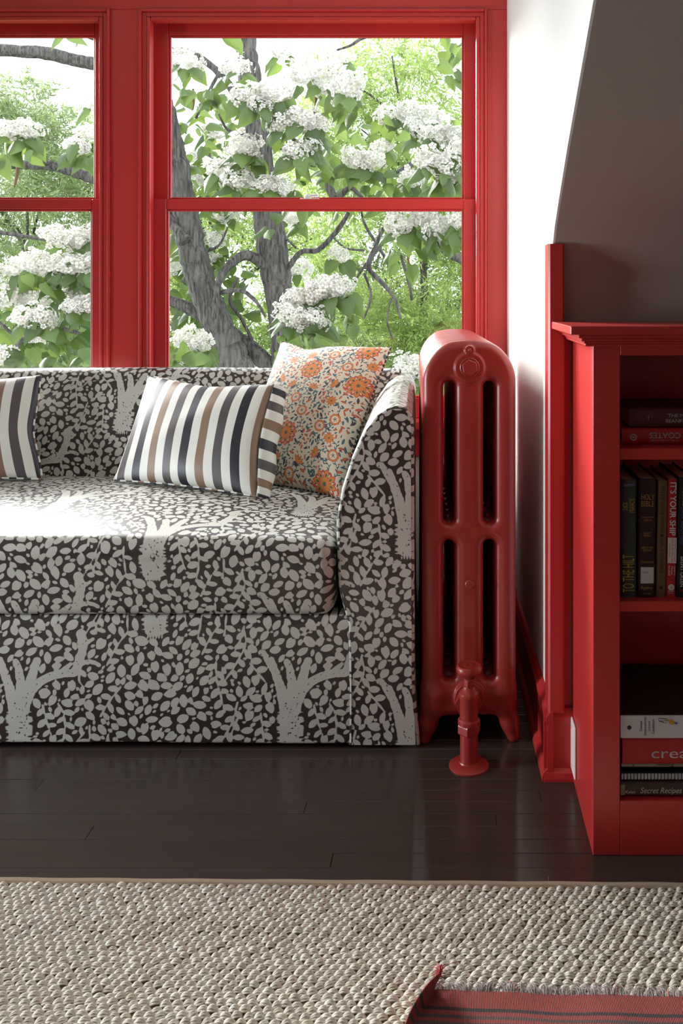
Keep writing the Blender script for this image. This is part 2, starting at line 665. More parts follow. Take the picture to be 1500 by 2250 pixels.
o = struct_empty('window_3')  # made-up window, added to house the left fill light
mb = MB()
for a, c, d, e in ((LWY0, LWY0 + .06, LWZ0, LWZ1), (LWY1 - .06, LWY1, LWZ0, LWZ1), (LWY0 + .06, LWY1 - .06, LWZ0, LWZ0 + .06), (LWY0 + .06, LWY1 - .06, LWZ1 - .06, LWZ1)):
    mb.box(RX0 - .08, RX0 + .02, a, c, d, e, 0.003)
part('window_frame', mb, M['red'], o)
part('pane', MB().box(RX0 - .045, RX0 - .041, LWY0 + .06, LWY1 - .06, LWZ0 + .06, LWZ1 - .06), M['glass'], o)


def portal(name, loc, rot, sx, sy):
    d = bpy.data.lights.new(name, 'AREA')
    d.shape = 'RECTANGLE'
    d.size, d.size_y = sx, sy
    d.cycles.is_portal = True
    o = bpy.data.objects.new(name, d)
    COL.objects.link(o)
    o.location = loc
    o.rotation_euler = rot
    return o


for x0, x1 in OW:
    portal('window_portal', ((x0 + x1) / 2, WY1 + .02, (ZS + ZH) / 2), (-PI / 2, 0, 0), x1 - x0, ZH - ZS)


# ------------------------------------------------------------------ the two red sash windows
def sash(win, name, x0, x1, z0, z1, gx0, gx1, gz0, gz1, y0, y1):
    """sash with its glass opening g*, a bevelled glazing edge, and a pane"""
    mb = MB()
    b_ = 0.0025
    mb.box(x0, gx0, y0, y1, z0, z1, b_)
    mb.box(gx1, x1, y0, y1, z0, z1, b_)
    mb.box(gx0, gx1, y0, y1, z0, gz0, b_)
    mb.box(gx0, gx1, y0, y1, gz1, z1, b_)
    s = part(name, mb, M['red'], win)
    bead = MB()
    t = 0.007
    yb = y0 + 0.006
    for a, c, d, e in ((gx0, gx0 + t, gz0, gz1), (gx1 - t, gx1, gz0, gz1), (gx0 + t, gx1 - t, gz0, gz0 + t), (gx0 + t, gx1 - t, gz1 - t, gz1)):
        bead.box(a, c, yb, yb + 0.014, d, e, 0.0025)
    part('glazing_bead', bead, M['red'], s)  # board colour darkened to paint in the shade on the binder top
    part('pane', MB().box(gx0 + .001, gx1 - .001, yb + .016, yb + .019, gz0 + .001, gz1 - .001), M['glass'], s)
    return s


def moulding(mb, x0, x1, z0, z1):
    """stepped stop moulding that frames an opening (left, right, head), profile run as three nested strips"""
    for t0, t1, ya, yb, bv in ((0.0, 0.010, 3.088, 3.122, 0.004), (0.010, 0.026, 3.100, 3.135, 0.002), (0.026, 0.040, 3.096, 3.138, 0.005)):
        mb.box(x0 + t0, x0 + t1, ya, yb, z0, z1 - t0, bv, 2)
        mb.box(x1 - t1, x1 - t0, ya, yb, z0, z1 - t0, bv, 2)
        mb.box(x0 + t1, x1 - t1, ya, yb, z1 - t1, z1 - t0, bv, 2)


WINLABEL = ['red double hung sash window behind the floral pillow and radiator', 'red double hung sash window at the left edge behind the sofa']
for i, (gxu, gxl) in enumerate((((-1.0126, 0.0578), (-1.008, 0.0571)), ((-2.350, -1.2802), (-2.347, -1.2757)))):
    win = struct_empty('window_%d' % (i + 1), WINLABEL[i])
    ox0, ox1 = gxu[0] - 0.062, gxu[1] + 0.062
    mb = MB()
    # jamb lining
    mb.box(ox0 - .02, ox0 + 0.004, 3.12, 3.29, ZS, 2.085)
    mb.box(ox1 - 0.004, ox1 + .02, 3.12, 3.29, ZS, 2.085)
    mb.box(ox0, ox1, 3.12, 3.29, 2.072, 2.10)
    part('jamb', mb, M['red'], win)
    mb = MB()
    moulding(mb, gxl[0] - 0.083, gxl[1] + 0.083, ZS, 2.094)
    part('stop_moulding', mb, M['red'], win)
    sash(win, 'upper_sash', ox0 + .004, ox1 - .004, 1.395, 2.072, gxu[0], gxu[1], 1.4315, 2.0266, 3.180, 3.215)
    s = sash(win, 'lower_sash', ox0 + .004, ox1 - .004, 0.642, 1.427, gxl[0], gxl[1], 0.715, 1.3905, 3.140, 3.175)
    # sash lock on the meeting rail
    cx = (gxl[0] + gxl[1]) / 2 - 0.02
    mb = MB()
    mb.box(cx - .034, cx + .034, 3.143, 3.172, 1.427, 1.430, .001)
    mb.lathe([(0.013, 1.430), (0.013, 1.440), (0.009, 1.444)], 16, (cx - .008, 3.158, 0))
    mb.tube([(cx - .008, 3.158, 1.440), (cx + .012, 3.150, 1.441), (cx + .030, 3.148, 1.440)], [.005, .005, .006], 8)
    part('sash_lock', mb, M['brass_lock'], win, smooth=True)
    # stool board
    part('sill', MB().box(ox0 - .05, ox1 + .05, 3.06, 3.15, ZS - .01, ZS + .022, .004), M['red'], win)

# casings (flat boards round both windows)
CF0, CF1 = 3.100, 3.126
z0c, z1c = 0.70, 2.094
struct('trim_1', MB().box(0.0571 + .083, 0.2095, CF0, CF1, 0.16, z1c, .002), M['red'], 'red flat window casing beside the white side wall')
struct('trim_2', MB().box(-1.2757 + .083, -1.008 - .083, CF0, CF1, 0.16, z1c, .002), M['red'], 'wide red mullion board between the two windows')
struct('trim_3', MB().box(-2.51, -2.347 - .083, CF0, CF1, 0.16, z1c, .002), M['red'])
struct('trim_4', MB().box(-2.51, 0.2095, CF0, CF1, z1c, 2.26, .002), M['red'], 'red head casing above both windows')
struct('trim_5', MB().box(-2.51, 0.2095, CF0 + .004, CF1, 0.51, 0.605, .002), M['red'])

# corner post, baseboards
mb = MB()
mb.prism([(0.224, YK - 0.030), (0.2285, YK - 0.034), (0.256, YK - 0.034), (0.2605, YK - 0.030), (0.2605, YK + 0.004), (0.224, YK + 0.03)], 2, 0.15, 1.196)
struct('trim_6', mb, M['red'], 'narrow red corner post between the white wall and the bookcase')
# red board on the knee wall behind the bookcase edge
struct('trim_7', MB().box(0.2605, 0.30, YK - 0.012, YK, 0.0, 1.0, .001), M['red'])
prof = [(0.0, 0.0), (0.020, 0.0), (0.020, 0.006), (0.017, 0.018), (0.012, 0.024), (0.010, 0.026), (0.010, 0.125), (0.013, 0.130), (0.013, 0.140), (0.006, 0.152), (0.0, 0.156)]
# right cheek baseboard (profile along Y), knee-wall return
mb = MB()
mb.prism([(XR - p[0] * 1.25, p[1]) for p in prof], 1, YK - 0.036, WY0)
mb.v = [(x - (CHEEK_SKEW if y_ > 2.5 else 0), y_, z_) for x, y_, z_ in mb.v]
struct('baseboard_right', mb, M['red'], 'red baseboard along the white wall behind the radiator')
mb = MB()
mb.prism([(YK - 0.02 - p[0], p[1]) for p in prof][::-1], 0, XR - 0.02, 0.285)
struct('baseboard_knee', mb, M['red'], 'short red baseboard return beside the bookcase')
mb = MB()
mb.prism([(XL + p[0], p[1]) for p in prof][::-1], 1, YK, WY0)
struct('baseboard_left', mb, M['red'])


# ------------------------------------------------------------------ cast-iron radiator
def surface_nets(f, origin, h):
    """smooth zero surface of a sampled field (negative inside)"""
    nx, ny, nz = f.shape
    ins = f < 0
    acc = np.zeros((nx - 1, ny - 1, nz - 1, 3), np.float32)
    cnt = np.zeros((nx - 1, ny - 1, nz - 1), np.float32)
    dims = (nx, ny, nz)
    for ax in range(3):
        sl0 = [slice(None)] * 3
        sl1 = [slice(None)] * 3
        sl0[ax] = slice(0, dims[ax] - 1)
        sl1[ax] = slice(1, dims[ax])
        a, c = f[tuple(sl0)], f[tuple(sl1)]
        cross = (a < 0) != (c < 0)
        t = np.where(cross, a / np.where(cross, a - c, 1), 0)
        o1, o2 = [k for k in range(3) if k != ax]
        for d1 in (0, 1):
            for d2 in (0, 1):
                s = [None] * 3
                s[ax] = slice(0, dims[ax] - 1)
                s[o1] = slice(d1, dims[o1] - 1 + d1)
                s[o2] = slice(d2, dims[o2] - 1 + d2)
                cc = cross[tuple(s)]
                tt = t[tuple(s)]
                acc[..., ax] += np.where(cc, tt, 0)
                acc[..., o1] += np.where(cc, d1, 0)
                acc[..., o2] += np.where(cc, d2, 0)
                cnt += cc
    act = cnt > 0
    idx = -np.ones(act.shape, np.int32)
    idx[act] = np.arange(act.sum())
    base = np.stack(np.nonzero(act), 1).astype(np.float32)
    v = (base + acc[act] / cnt[act][:, None]) * h + np.array(origin, np.float32)
    quads = []
    for ax in range(3):
        o1, o2 = [(1, 2), (2, 0), (0, 1)][ax]
        s0 = [slice(1, d - 1) for d in dims]
        s1 = list(s0)
        s0[ax] = slice(0, dims[ax] - 1)
        s1[ax] = slice(1, dims[ax])
        a, c = ins[tuple(s0)], ins[tuple(s1)]
        for sign, msk in ((1, a & ~c), (-1, ~a & c)):
            p = np.stack(np.nonzero(msk), 1)
            p[:, o1] += 1
            p[:, o2] += 1
            def cell(d1, d2):
                q = p.copy()
                q[:, o1] -= d1
                q[:, o2] -= d2
                return idx[q[:, 0], q[:, 1], q[:, 2]]
            qd = np.stack([cell(1, 1), cell(0, 1), cell(0, 0), cell(1, 0)], 1)
            quads.append(qd if sign > 0 else qd[:, ::-1])
    return v, np.concatenate(quads)


def smin(a, b_, k):
    hh = np.clip(0.5 + 0.5 * (b_ - a) / k, 0, 1)
    return b_ + (a - b_) * hh - k * hh * (1 - hh)


def capsule3(X, Y, Z, a, b_, r0, r1):
    a, b_ = np.array(a), np.array(b_)
    d = b_ - a
    t = np.clip(((X - a[0]) * d[0] + (Y - a[1]) * d[1] + (Z - a[2]) * d[2]) / (d @ d), 0, 1)
    return np.sqrt((X - a[0] - t * d[0]) ** 2 + (Y - a[1] - t * d[1]) ** 2 + (Z - a[2] - t * d[2]) ** 2) - (r0 + (r1 - r0) * t)


def radiator_section(h, feet, boss):
    T, r = 0.0274, 0.024
    gx = np.arange(-0.130, 0.1301 + h, h)
    gy = np.arange(-0.045, 0.0451 + h, h)
    gz = np.arange(-0.012, 0.985 + h, h)
    X2, Z2 = np.meshgrid(gx, gz, indexing='ij')
    # outline: box with big rounded shoulders on top, small ones below
    W = 0.114 - 0.006 * np.clip((0.14 - Z2) / 0.08, 0, 1)
    zc = 0.5 * (0.0655 + 0.973)
    hz = 0.5 * (0.973 - 0.0655)
    rad = np.where(Z2 > 0.6, 0.074, 0.03)
    qx = np.abs(X2) - W + rad
    Za = Z2 + 0.024 * (X2 / 0.114) ** 2 * np.clip((Z2 - 0.6) / 0.2, 0, 1)      # arched top
    qz = np.abs(Za - zc) - hz + rad
    s = np.sqrt(np.maximum(qx, 0) ** 2 + np.maximum(qz, 0) ** 2) + np.minimum(np.maximum(qx, qz), 0) - rad
    # flat arch on the underside
    s = np.maximum(s, -(np.sqrt((X2 / 1.0) ** 2 + (Z2 - 0.005) ** 2) - 0.068))
    for sx in (-0.0485, 0.0485):
        for z0, z1 in ((0.531, 0.874), (0.153, 0.490)):
            z0c, z1c = z0 + .0135, z1 - .0135
            dz = np.clip(Z2, z0c, z1c)
            sl = np.sqrt((X2 - sx) ** 2 + (Z2 - dz) ** 2) - 0.0135
            s = -smin(-s, sl, 0.006)
    Y = gy[None, :, None]
    s3 = s[:, None, :]
    a = s3 + r
    c = np.abs(Y) - T + r
    f = np.sqrt(np.maximum(a, 0) ** 2 + np.maximum(c, 0) ** 2) - r + np.minimum(np.maximum(a, c), 0)
    X, Yg, Z = np.meshgrid(gx, gy, gz, indexing='ij')
    f = np.broadcast_to(f, X.shape).copy()
    # nipple ports joining the sections
    for z in (0.905, 0.118):
        rr = np.sqrt(X ** 2 + (Z - z) ** 2) - 0.034
        f = smin(f, np.maximum(rr, np.abs(Yg) - 0.034), 0.006)
    if feet:
        for sgn in (-1, 1):
            leg = capsule3(X, Yg, Z, (sgn * 0.082, 0, 0.12), (sgn * 0.100, 0, 0.045), 0.030, 0.020)
            leg = smin(leg, capsule3(X, Yg, Z, (sgn * 0.100, 0, 0.045), (sgn * 0.108, -0.004, 0.012), 0.020, 0.016), 0.02)
            f = smin(f, leg, 0.02)
        f = np.maximum(f, -(Z - 0.0))
    if boss:
        # round boss with the vent nub above it on the end face
        rb = np.maximum(np.sqrt(X ** 2 + (Z - 0.909) ** 2) - 0.035, np.abs(Yg + 0.030) - 0.006)
        rb = np.minimum(rb, np.maximum(np.sqrt(X ** 2 + (Z - 0.950) ** 2) - 0.0115, np.abs(Yg + 0.030) - 0.0075))
        f = smin(f, rb, 0.005)
        rb = np.maximum(np.sqrt(X ** 2 + (Z - 0.118) ** 2) - 0.036, np.abs(Yg + 0.030) - 0.007)
        f = smin(f, rb, 0.006)
    v, q = surface_nets(f.astype(np.float32), (gx[0], gy[0], gz[0]), h)
    return np_mesh('section', v, q, M['red_iron'], smooth=True)


me_front = radiator_section(0.0026, True, True)
me_mid = radiator_section(0.0034, False, False)
me_foot = radiator_section(0.0040, True, False)
NSEC, PITCH = 12, 0.0625
rad_rot = math.radians(2.4)
rad = thing('radiator', 'red painted cast iron column radiator between the sofa and the bookcase', 'radiator', (0.0512, 2.13, 0), (0, 0, rad_rot))
for i in range(NSEC):
    me = me_front if i == 0 else (me_foot if i == NSEC - 1 else me_mid)
    link('section', me, rad, (0, i * PITCH, 0))
mb = MB()
mb.lathe([(0.0235, -0.034), (0.0235, -0.0385), (0.022, -0.040)], 32, (0, 0, 0.909), 'Y')
plug = part('plug', mb, M['red_iron'], rad, smooth=True, world=False)
mb = MB()
mb.lathe([(0.0195, -0.038), (0.0195, -0.0465), (0.018, -0.048)], 6, (0, 0, 0.909), 'Y', rot=PI / 2 + 0.15)
part('hex_head', mb, M['red_iron'], plug, world=False)
part('casting_button', MB().lathe([(0.0105, -0.026), (0.0105, -0.0305), (0.009, -0.0318)], 24, (0.0, 0, 0.388), 'Y'), M['red_iron'], rad, smooth=True, world=False)
mb = MB()
mb.lathe([(0.004, 0), (0.0045, 0.004), (0.003, 0.006)], 12, (0, -0.0375, 0.948))
part('vent', mb, M['red_iron'], rad, smooth=True, world=False)

# shut-off valve standing in front of the radiator, on its floor flange
VX, VY = (1030 - CX) / F * 2.012, 2.012
valve = thing('radiator_valve', 'red painted radiator shut-off valve with round handwheel and floor flange', 'valve', (VX, VY, 0))
part('floor_flange', MB().lathe([(0.046, 0.0005), (0.046, 0.004), (0.040, 0.008), (0.024, 0.011), (0.0225, 0.014)], 40), M['red_iron'], valve, True, False)
part('pipe', MB().lathe([(0.0205, 0.008), (0.0205, 0.085)], 32), M['red_iron'], valve, True, False)
part('union_nut', MB().lathe([(0.024, 0.076), (0.0272, 0.080), (0.0272, 0.096), (0.0245, 0.102)], 6, rot=0.35).lathe([(0.0255, 0.098), (0.0255, 0.107), (0.0225, 0.111)], 32), M['red_iron'], valve, False, False)
part('valve_body', MB().lathe([(0.0205, 0.100), (0.0212, 0.155), (0.0235, 0.160), (0.0225, 0.170), (0.016, 0.176), (0.012, 0.184)], 32).tube([(0, 0, 0.122), (0, 0.03, 0.122), (0, 0.075, 0.120), (0, 0.10, 0.119)], [.019, .020, .022, .022], 24), M['red_iron'], valve, True, False)
part('packing_nut', MB().lathe([(0.011, 0.182), (0.011, 0.196), (0.009, 0.199)], 6, rot=0.2).lathe([(0.013, 0.199), (0.013, 0.203), (0.006, 0.205)], 24), M['red_iron'], valve, False, False)
part('stem', MB().lathe([(0.005, 0.190), (0.005, 0.225)], 16), M['red_iron'], valve, True, False)
part('handwheel', MB().lathe([(0.006, 0.2115), (0.022, 0.2125), (0.0275, 0.216), (0.0295, 0.222), (0.0285, 0.229), (0.025, 0.2325), (0.017, 0.2310), (0.012, 0.2325), (0.0035, 0.2325), (0.003, 0.2300), (0.0005, 0.2300)], 40), M['red_iron'], valve, True, False)
part('radiator_union', MB().lathe([(0.031, 0.045), (0.031, 0.062), (0.027, 0.066)], 8, (0, 0, 0.119), 'Y'), M['red_iron'], valve, False, False)

# ------------------------------------------------------------------ leaf print tile (signed distance raster)
TW, TH = 0.645, 0.515
TNX, TNY = 430, 343
TDX, TDY = TW / TNX, TH / TNY
TILE = np.full((TNX, TNY), 0.03, np.float32)


def t_window(cx, cy, R):
    i0, i1 = int(math.floor((cx - R) / TDX)), int(math.ceil((cx + R) / TDX))
    j0, j1 = int(math.floor((cy - R) / TDY)), int(math.ceil((cy + R) / TDY))
    I, J = np.arange(i0, i1 + 1), np.arange(j0, j1 + 1)
    X, Y = np.meshgrid(I * TDX - cx, J * TDY - cy, indexing='ij')
    return np.ix_(I % TNX, J % TNY), X, Y


def vesica(X, Y, ang, a, b_, r):
    c, s = math.cos(ang), math.sin(ang)
    u, v = X * c + Y * s, -X * s + Y * c
    a2, b2 = a - r, b_ - r
    R = (a2 * a2 + b2 * b2) / (2 * b2)
    k = R - b2
    return np.sqrt(u * u + (np.abs(v) + k) ** 2) - R - r


def t_leaf(cx, cy, ang, a, b_, r=0.002):
    ix, X, Y = t_window(cx, cy, a + 0.012)
    TILE[ix] = np.minimum(TILE[ix], vesica(X, Y, ang, a, b_, r))


def t_disc(cx, cy, rr, sub=False):
    ix, X, Y = t_window(cx, cy, rr + 0.012)
    d = np.sqrt(X * X + Y * Y) - rr
    TILE[ix] = np.maximum(TILE[ix], -d) if sub else np.minimum(TILE[ix], d)


def catmull(pts, step=0.003):
    P = [np.array(p, float) for p in pts]
    P = [2 * P[0] - P[1]] + P + [2 * P[-1] - P[-2]]
    out = []
    for i in range(1, len(P) - 2):
        n = max(2, int(np.linalg.norm(P[i + 1] - P[i]) / step))
        for k in range(n):
            t = k / n
            out.append(0.5 * ((2 * P[i]) + (P[i + 1] - P[i - 1]) * t + (2 * P[i - 1] - 5 * P[i] + 4 * P[i + 1] - P[i + 2]) * t * t + (3 * P[i] - P[i - 1] - 3 * P[i + 1] + P[i + 2]) * t ** 3))
    out.append(P[-2])
    return out


def t_free(cx, cy, ang, a, b_, gap):
    c, s = math.cos(ang), math.sin(ang)
    for fu, fv in ((0, 0), (1, 0), (-1, 0), (.5, .8), (-.5, .8), (.5, -.8), (-.5, -.8), (0, 1), (0, -1)):
        u, v = fu * a, fv * b_
        i = int(round((cx + u * c - v * s) / TDX)) % TNX
        j = int(round((cy + u * s + v * c) / TDY)) % TNY
        if TILE[i, j] < gap:
            return False
    return True


rt = random.Random(4)
K = 2724.0


def cp(x, yy):           # motif drawn in the proportions of the printed tree; trunk foot at (600,1690)
    return ((x - 600) / K, (1690 - yy) / K)


TREE = [([(545, 1672), (580, 1676), (610, 1676), (642, 1670)], 20, 20), ([(590, 1632), (590, 1600), (592, 1520), (598, 1460)], 62, 52), ([(560, 1480), (530, 1340), (495, 1240), (462, 1150)], 36, 20),
        ([(600, 1480), (606, 1340), (590, 1230), (570, 1165)], 38, 20), ([(628, 1480), (655, 1330), (680, 1240), (705, 1165)], 30, 26),
        ([(640, 1430), (690, 1335), (760, 1278), (850, 1248), (950, 1240)], 26, 24), ([(950, 1240), (990, 1130), (1005, 1060), (990, 990)], 26, 30),
        ([(1005, 1060), (1070, 1020)], 16, 10), ([(850, 1245), (930, 1180)], 18, 12), ([(490, 1230), (430, 1130), (400, 1110)], 22, 18), ([(960, 1180), (1060, 1170), (1110, 1190)], 18, 14)]
VINES = [[(110, 1170), (112, 1270), (140, 1380), (168, 1490)], [(250, 1430), (215, 1560), (160, 1660), (110, 1740)], [(20, 1120), (80, 1000), (135, 925)],
         [(330, 1180), (390, 1250), (440, 1310)], [(845, 1440), (880, 1500), (890, 1600), (870, 1720)], [(745, 1450), (770, 1550), (800, 1640)],
         [(1050, 1580), (1048, 1660), (1040, 1700)], [(1170, 1640), (1150, 1720), (1110, 1800)], [(290, 960), (300, 1060), (230, 1200), (160, 1300)],
         [(1130, 830), (1090, 930), (1095, 960)], [(1000, 1160), (980, 1280), (1010, 1330)], [(400, 1500), (410, 1600), (420, 1690)],
         [(1160, 1190), (1230, 1060), (1290, 980)], [(1250, 1330), (1180, 1420), (1120, 1520)]]
for ox, oy in ((0, 0), (TW / 2, TH / 2)):
    for pts, r0, r1 in TREE:
        cc = catmull([cp(*p) for p in pts], 0.0025)
        for k, p in enumerate(cc):
            t = k / max(1, len(cc) - 1)
            rr = (r0 + (r1 - r0) * t) / K * rt.uniform(0.86, 1.14)
            t_disc(p[0] + ox + rt.uniform(-1, 1) * .0012, p[1] + oy, rr)
    for k in range(44):    # ragged sides of the trunk
        yy = rt.uniform(1490, 1690)
        x = 524 if k % 2 else 658
        p = cp(x, yy)
        t_leaf(p[0] + ox, p[1] + oy, PI if k % 2 else 0, .008, .0016, .0006)
    for k in range(6):     # drips under the trunk foot
        p = cp(548 + k * 18, 1704)
        t_leaf(p[0] + ox, p[1] + oy, PI / 2, .007, .0022, .0008)
    for k in range(40):
        p = cp(rt.uniform(545, 655), rt.uniform(1430, 1700))
        t_disc(p[0] + ox, p[1] + oy, rt.uniform(.0009, .0026), True)
    for pts, _, _ in TREE[1:]:
        cc = catmull([cp(*p) for p in pts], 0.009)
        for k, p in enumerate(cc):
            if rt.random() < .9:
                t_disc(p[0] + ox + rt.uniform(-.006, .006), p[1] + oy + rt.uniform(-.006, .006), rt.uniform(.0010, .0024), True)
    for pts in VINES:
        cc = catmull([cp(*p) for p in pts], 0.0022)
        for k, p in enumerate(cc):
            t_disc(p[0] + ox, p[1] + oy, 0.0024 + .0006 * math.sin(k * .4))
        for k in range(3, len(cc) - 1, 6):
            d = cc[k + 1] - cc[k - 1]
            an = math.atan2(d[1], d[0]) + (0.95 if (k // 6) % 2 else -0.95) + rt.uniform(-.25, .25)
            a = rt.uniform(.0100, .0145)
            b_ = a * rt.uniform(.48, .62)
            cx, cy = cc[k][0] + math.cos(an) * a * 1.10 + ox, cc[k][1] + math.sin(an) * a * 1.10 + oy
            if t_free(cx + .2 * a * math.cos(an), cy + .2 * a * math.sin(an), an, a * .75, b_, 0.0006):
                t_leaf(cx, cy, an, a, b_, .0022)
for a0, n in ((.0155, 5000), (.0130, 6000), (.0105, 6000), (.0080, 6000), (.0055, 5000)):
    for k in range(n):
        cx, cy = rt.uniform(0, TW), rt.uniform(0, TH)
        an = PI / 2 + 1.1 * math.sin(cx * 2 * PI / TW * 3 + 1.5 * math.sin(cy * 2 * PI / TH * 2)) + rt.gauss(0, .55)
        a = a0 * rt.uniform(.85, 1.1)
        b_ = a * rt.uniform(.50, .70)
        if t_free(cx, cy, an, a, b_, 0.0017):
            t_leaf(cx, cy, an, a, b_, .0013)
            if rt.random() < .35 and a0 > .009:     # heart or kidney shapes
                t_leaf(cx + b_ * .5 * math.cos(an + 1.6), cy + b_ * .5 * math.sin(an + 1.6), an + .5, a * .8, b_ * .8, .002)


def sample_tile(u, v):
    x, y = (u / TDX), (v / TDY)
    i0, j0 = np.floor(x).astype(int), np.floor(y).astype(int)
    fx, fy = x - i0, y - j0
    i0, j0 = i0 % TNX, j0 % TNY
    i1, j1 = (i0 + 1) % TNX, (j0 + 1) % TNY
    return (TILE[i0, j0] * (1 - fx) * (1 - fy) + TILE[i1, j0] * fx * (1 - fy) + TILE[i0, j1] * (1 - fx) * fy + TILE[i1, j1] * fx * fy)


# ------------------------------------------------------------------ sofa
SX0, SX1 = -2.32, -0.079
SYF = 2.083
sofa = thing('sofa', 'brown sofa printed with cream leaves and trees under the windows', 'sofa', (-1.2, 2.55, 0))
SOFF = np.array([-1.2, 2.55, 0])


class Cloth:
    """grid patches of ONE printed part"""

    def __init__(self):
        self.v, self.f, self.p, self.n = [], [], [], 0

    def patch(self, P, U, V, flip=False):
        nu, nv = P.shape[:2]
        self.v.append(P.reshape(-1, 3) - SOFF)
        self.p.append(sample_tile(U, V).ravel())
        self.f.append(grid_faces(nu, nv, self.n, flip))
        self.n += nu * nv

    def build(self, name):
        me = np_mesh(name, np.concatenate(self.v), np.concatenate(self.f), M['print'], True, {'print': np.concatenate(self.p)}, None)
        return link(name, me, sofa)


def resample(pts, step):
    pts = np.array(pts, float)
    d = np.concatenate([[0], np.cumsum(np.linalg.norm(np.diff(pts, axis=0), axis=1))])
    n = max(2, int(d[-1] / step))
    s = np.linspace(0, d[-1], n)
    return np.stack([np.interp(s, d, pts[:, k]) for k in range(pts.shape[1])], 1), s


def arc(cx, cy, r, a0, a1, n=8):
    return [(cx + r * math.cos(a0 + (a1 - a0) * i / n), cy + r * math.sin(a0 + (a1 - a0) * i / n)) for i in range(n + 1)]


FINE = 0.0034
TU, TV = 0.371, 0.0          # print phase: a trunk stands at X = -0.371


def xgrid(x0, x1):
    a = np.arange(x0, -1.5, 0.009)
    c = np.linspace(-1.5, x1, int((x1 + 1.5) / FINE))
    return np.concatenate([a, c])


# front rail with skirt
c = Cloth()
pts = [(2.100, 0.012), (2.094, 0.012), (2.0838, 0.018), (2.0838, 0.12), (2.086, 0.30), (2.095, 0.317), (2.13, 0.322)]
pr, s = resample(pts, FINE)
xs = xgrid(SX0 + 0.158, -0.2285)
Xg, k = np.meshgrid(xs, np.arange(len(pr)), indexing='ij')
yy = pr[k, 0] + 0.0012 * np.sin(Xg * 23) * np.clip(1 - pr[k, 1] / .15, 0, 1)
zz = pr[k, 1] + 0.0022 * np.sin(Xg * 7 + 1) * np.clip(1 - pr[k, 1] / .05, 0, 1)
c.patch(np.stack([Xg, yy, zz], -1), Xg + TU, pr[k, 1] - 0.0175)
c.build('front_rail')

# bench seat cushion
CXR, CXL = -0.267, -2.135
c = Cloth()
pts = [(2.30, 0.319), (2.110, 0.319)] + arc(2.100, 0.341, 0.022, -PI / 2, -PI, 6)[1:] + [(2.070, 0.40), (2.070, 0.452)] + arc(2.106, 0.462, 0.038, PI, PI / 2, 9) + [(2.2, 0.503), (2.76, 0.503), (2.80, 0.49), (2.81, 0.45)]
pr, s = resample(pts, FINE)
sfront = s[np.argmin(np.abs(pr[:, 0] - 2.073) + np.abs(pr[:, 1] - 0.415))]
xs = xgrid(CXL, CXR - 0.0005)
Xg, k = np.meshgrid(xs, np.arange(len(pr)), indexing='ij')
Yg, Zg, Sg = pr[k, 0], pr[k, 1], s[k]
side = np.clip((CXR - Xg) / 0.5, 0, 1) * np.clip((Xg - CXL) / 0.5, 0, 1)
crown = 0.030 * np.sin(np.clip((Yg - 2.07) / 0.74, 0, 1) * PI) ** 0.8 * (0.25 + 0.75 * np.sin(np.clip(side, 0, 1) * PI / 2))
top = np.clip((Zg - 0.46) / 0.04, 0, 1)
Zg = Zg + crown * top
rr = 0.034
e = np.clip(1 - (CXR - Xg) / rr, 0, 1)
ins = rr * (1 - np.sqrt(np.clip(1 - e * e, 0, 1)))
zm, ym = 0.41, 2.44
Zg = Zg - np.clip((Zg - zm) / 0.09, -1, 1) * ins
Yg = Yg - np.clip((Yg - ym) / 0.36, -1, 1) * ins
c.patch(np.stack([Xg, Yg, Zg], -1), Xg + TU, 0.2575 + Sg - sfront, True)
endp = np.stack([Xg, Yg, Zg], -1)[-1]
mid = np.array([[CXR, 2.44, 0.41]])
ks = np.linspace(0, 1, 24)[:, None, None]
P = endp[None] * (1 - ks) + mid[None] * ks
c.patch(P, P[..., 1] * 1.0, P[..., 2], True)
c.build('seat_cushion')

# back
c = Cloth()
pts = [(2.735, 0.40), (2.765, 0.50), (2.815, 0.64), (2.868, 0.76), (2.890, 0.800)] + arc(2.945, 0.785, 0.053, PI * 0.92, PI * 0.45, 9) + [(2.99, 0.825)] + arc(2.995, 0.80, 0.028, PI * 0.45, 0, 5) + [(3.022, 0.60), (3.022, 0.05)]
pr, s = resample(pts, FINE * 1.1)
xs = xgrid(SX0 + 0.10, -0.16)
Xg, k = np.meshgrid(xs, np.arange(len(pr)), indexing='ij')
Yg, Zg, Sg = pr[k, 0], pr[k, 1], s[k]
bulge = 0.012 * np.sin(np.clip((Zg - .45) / .38, 0, 1) * PI)
s064 = s[np.argmin(np.abs(pr[:, 1] - 0.645) + (pr[:, 0] > 2.9))]
c.patch(np.stack([Xg, Yg - bulge, Zg + 0.002 * np.sin(Xg * 5)], -1), Xg + 1.04, Sg - s064, True)
c.build('back')

# arms
INNER = [(-0.2367, 0.012), (-0.2367, 0.300), (-0.250, 0.345), (-0.259, 0.380), (-0.264, 0.483), (-0.265, 0.545), (-0.252, 0.620), (-0.228, 0.695), (-0.200, 0.755), (-0.170, 0.795), (-0.140, 0.815), (-0.118, 0.8195)]
OUTER = [(-0.118, 0.8195), (-0.098, 0.813), (-0.084, 0.795), (-0.079, 0.765), (-0.079, 0.35), (-0.077, 0.15), (-0.070, 0.04), (-0.069, 0.012)]


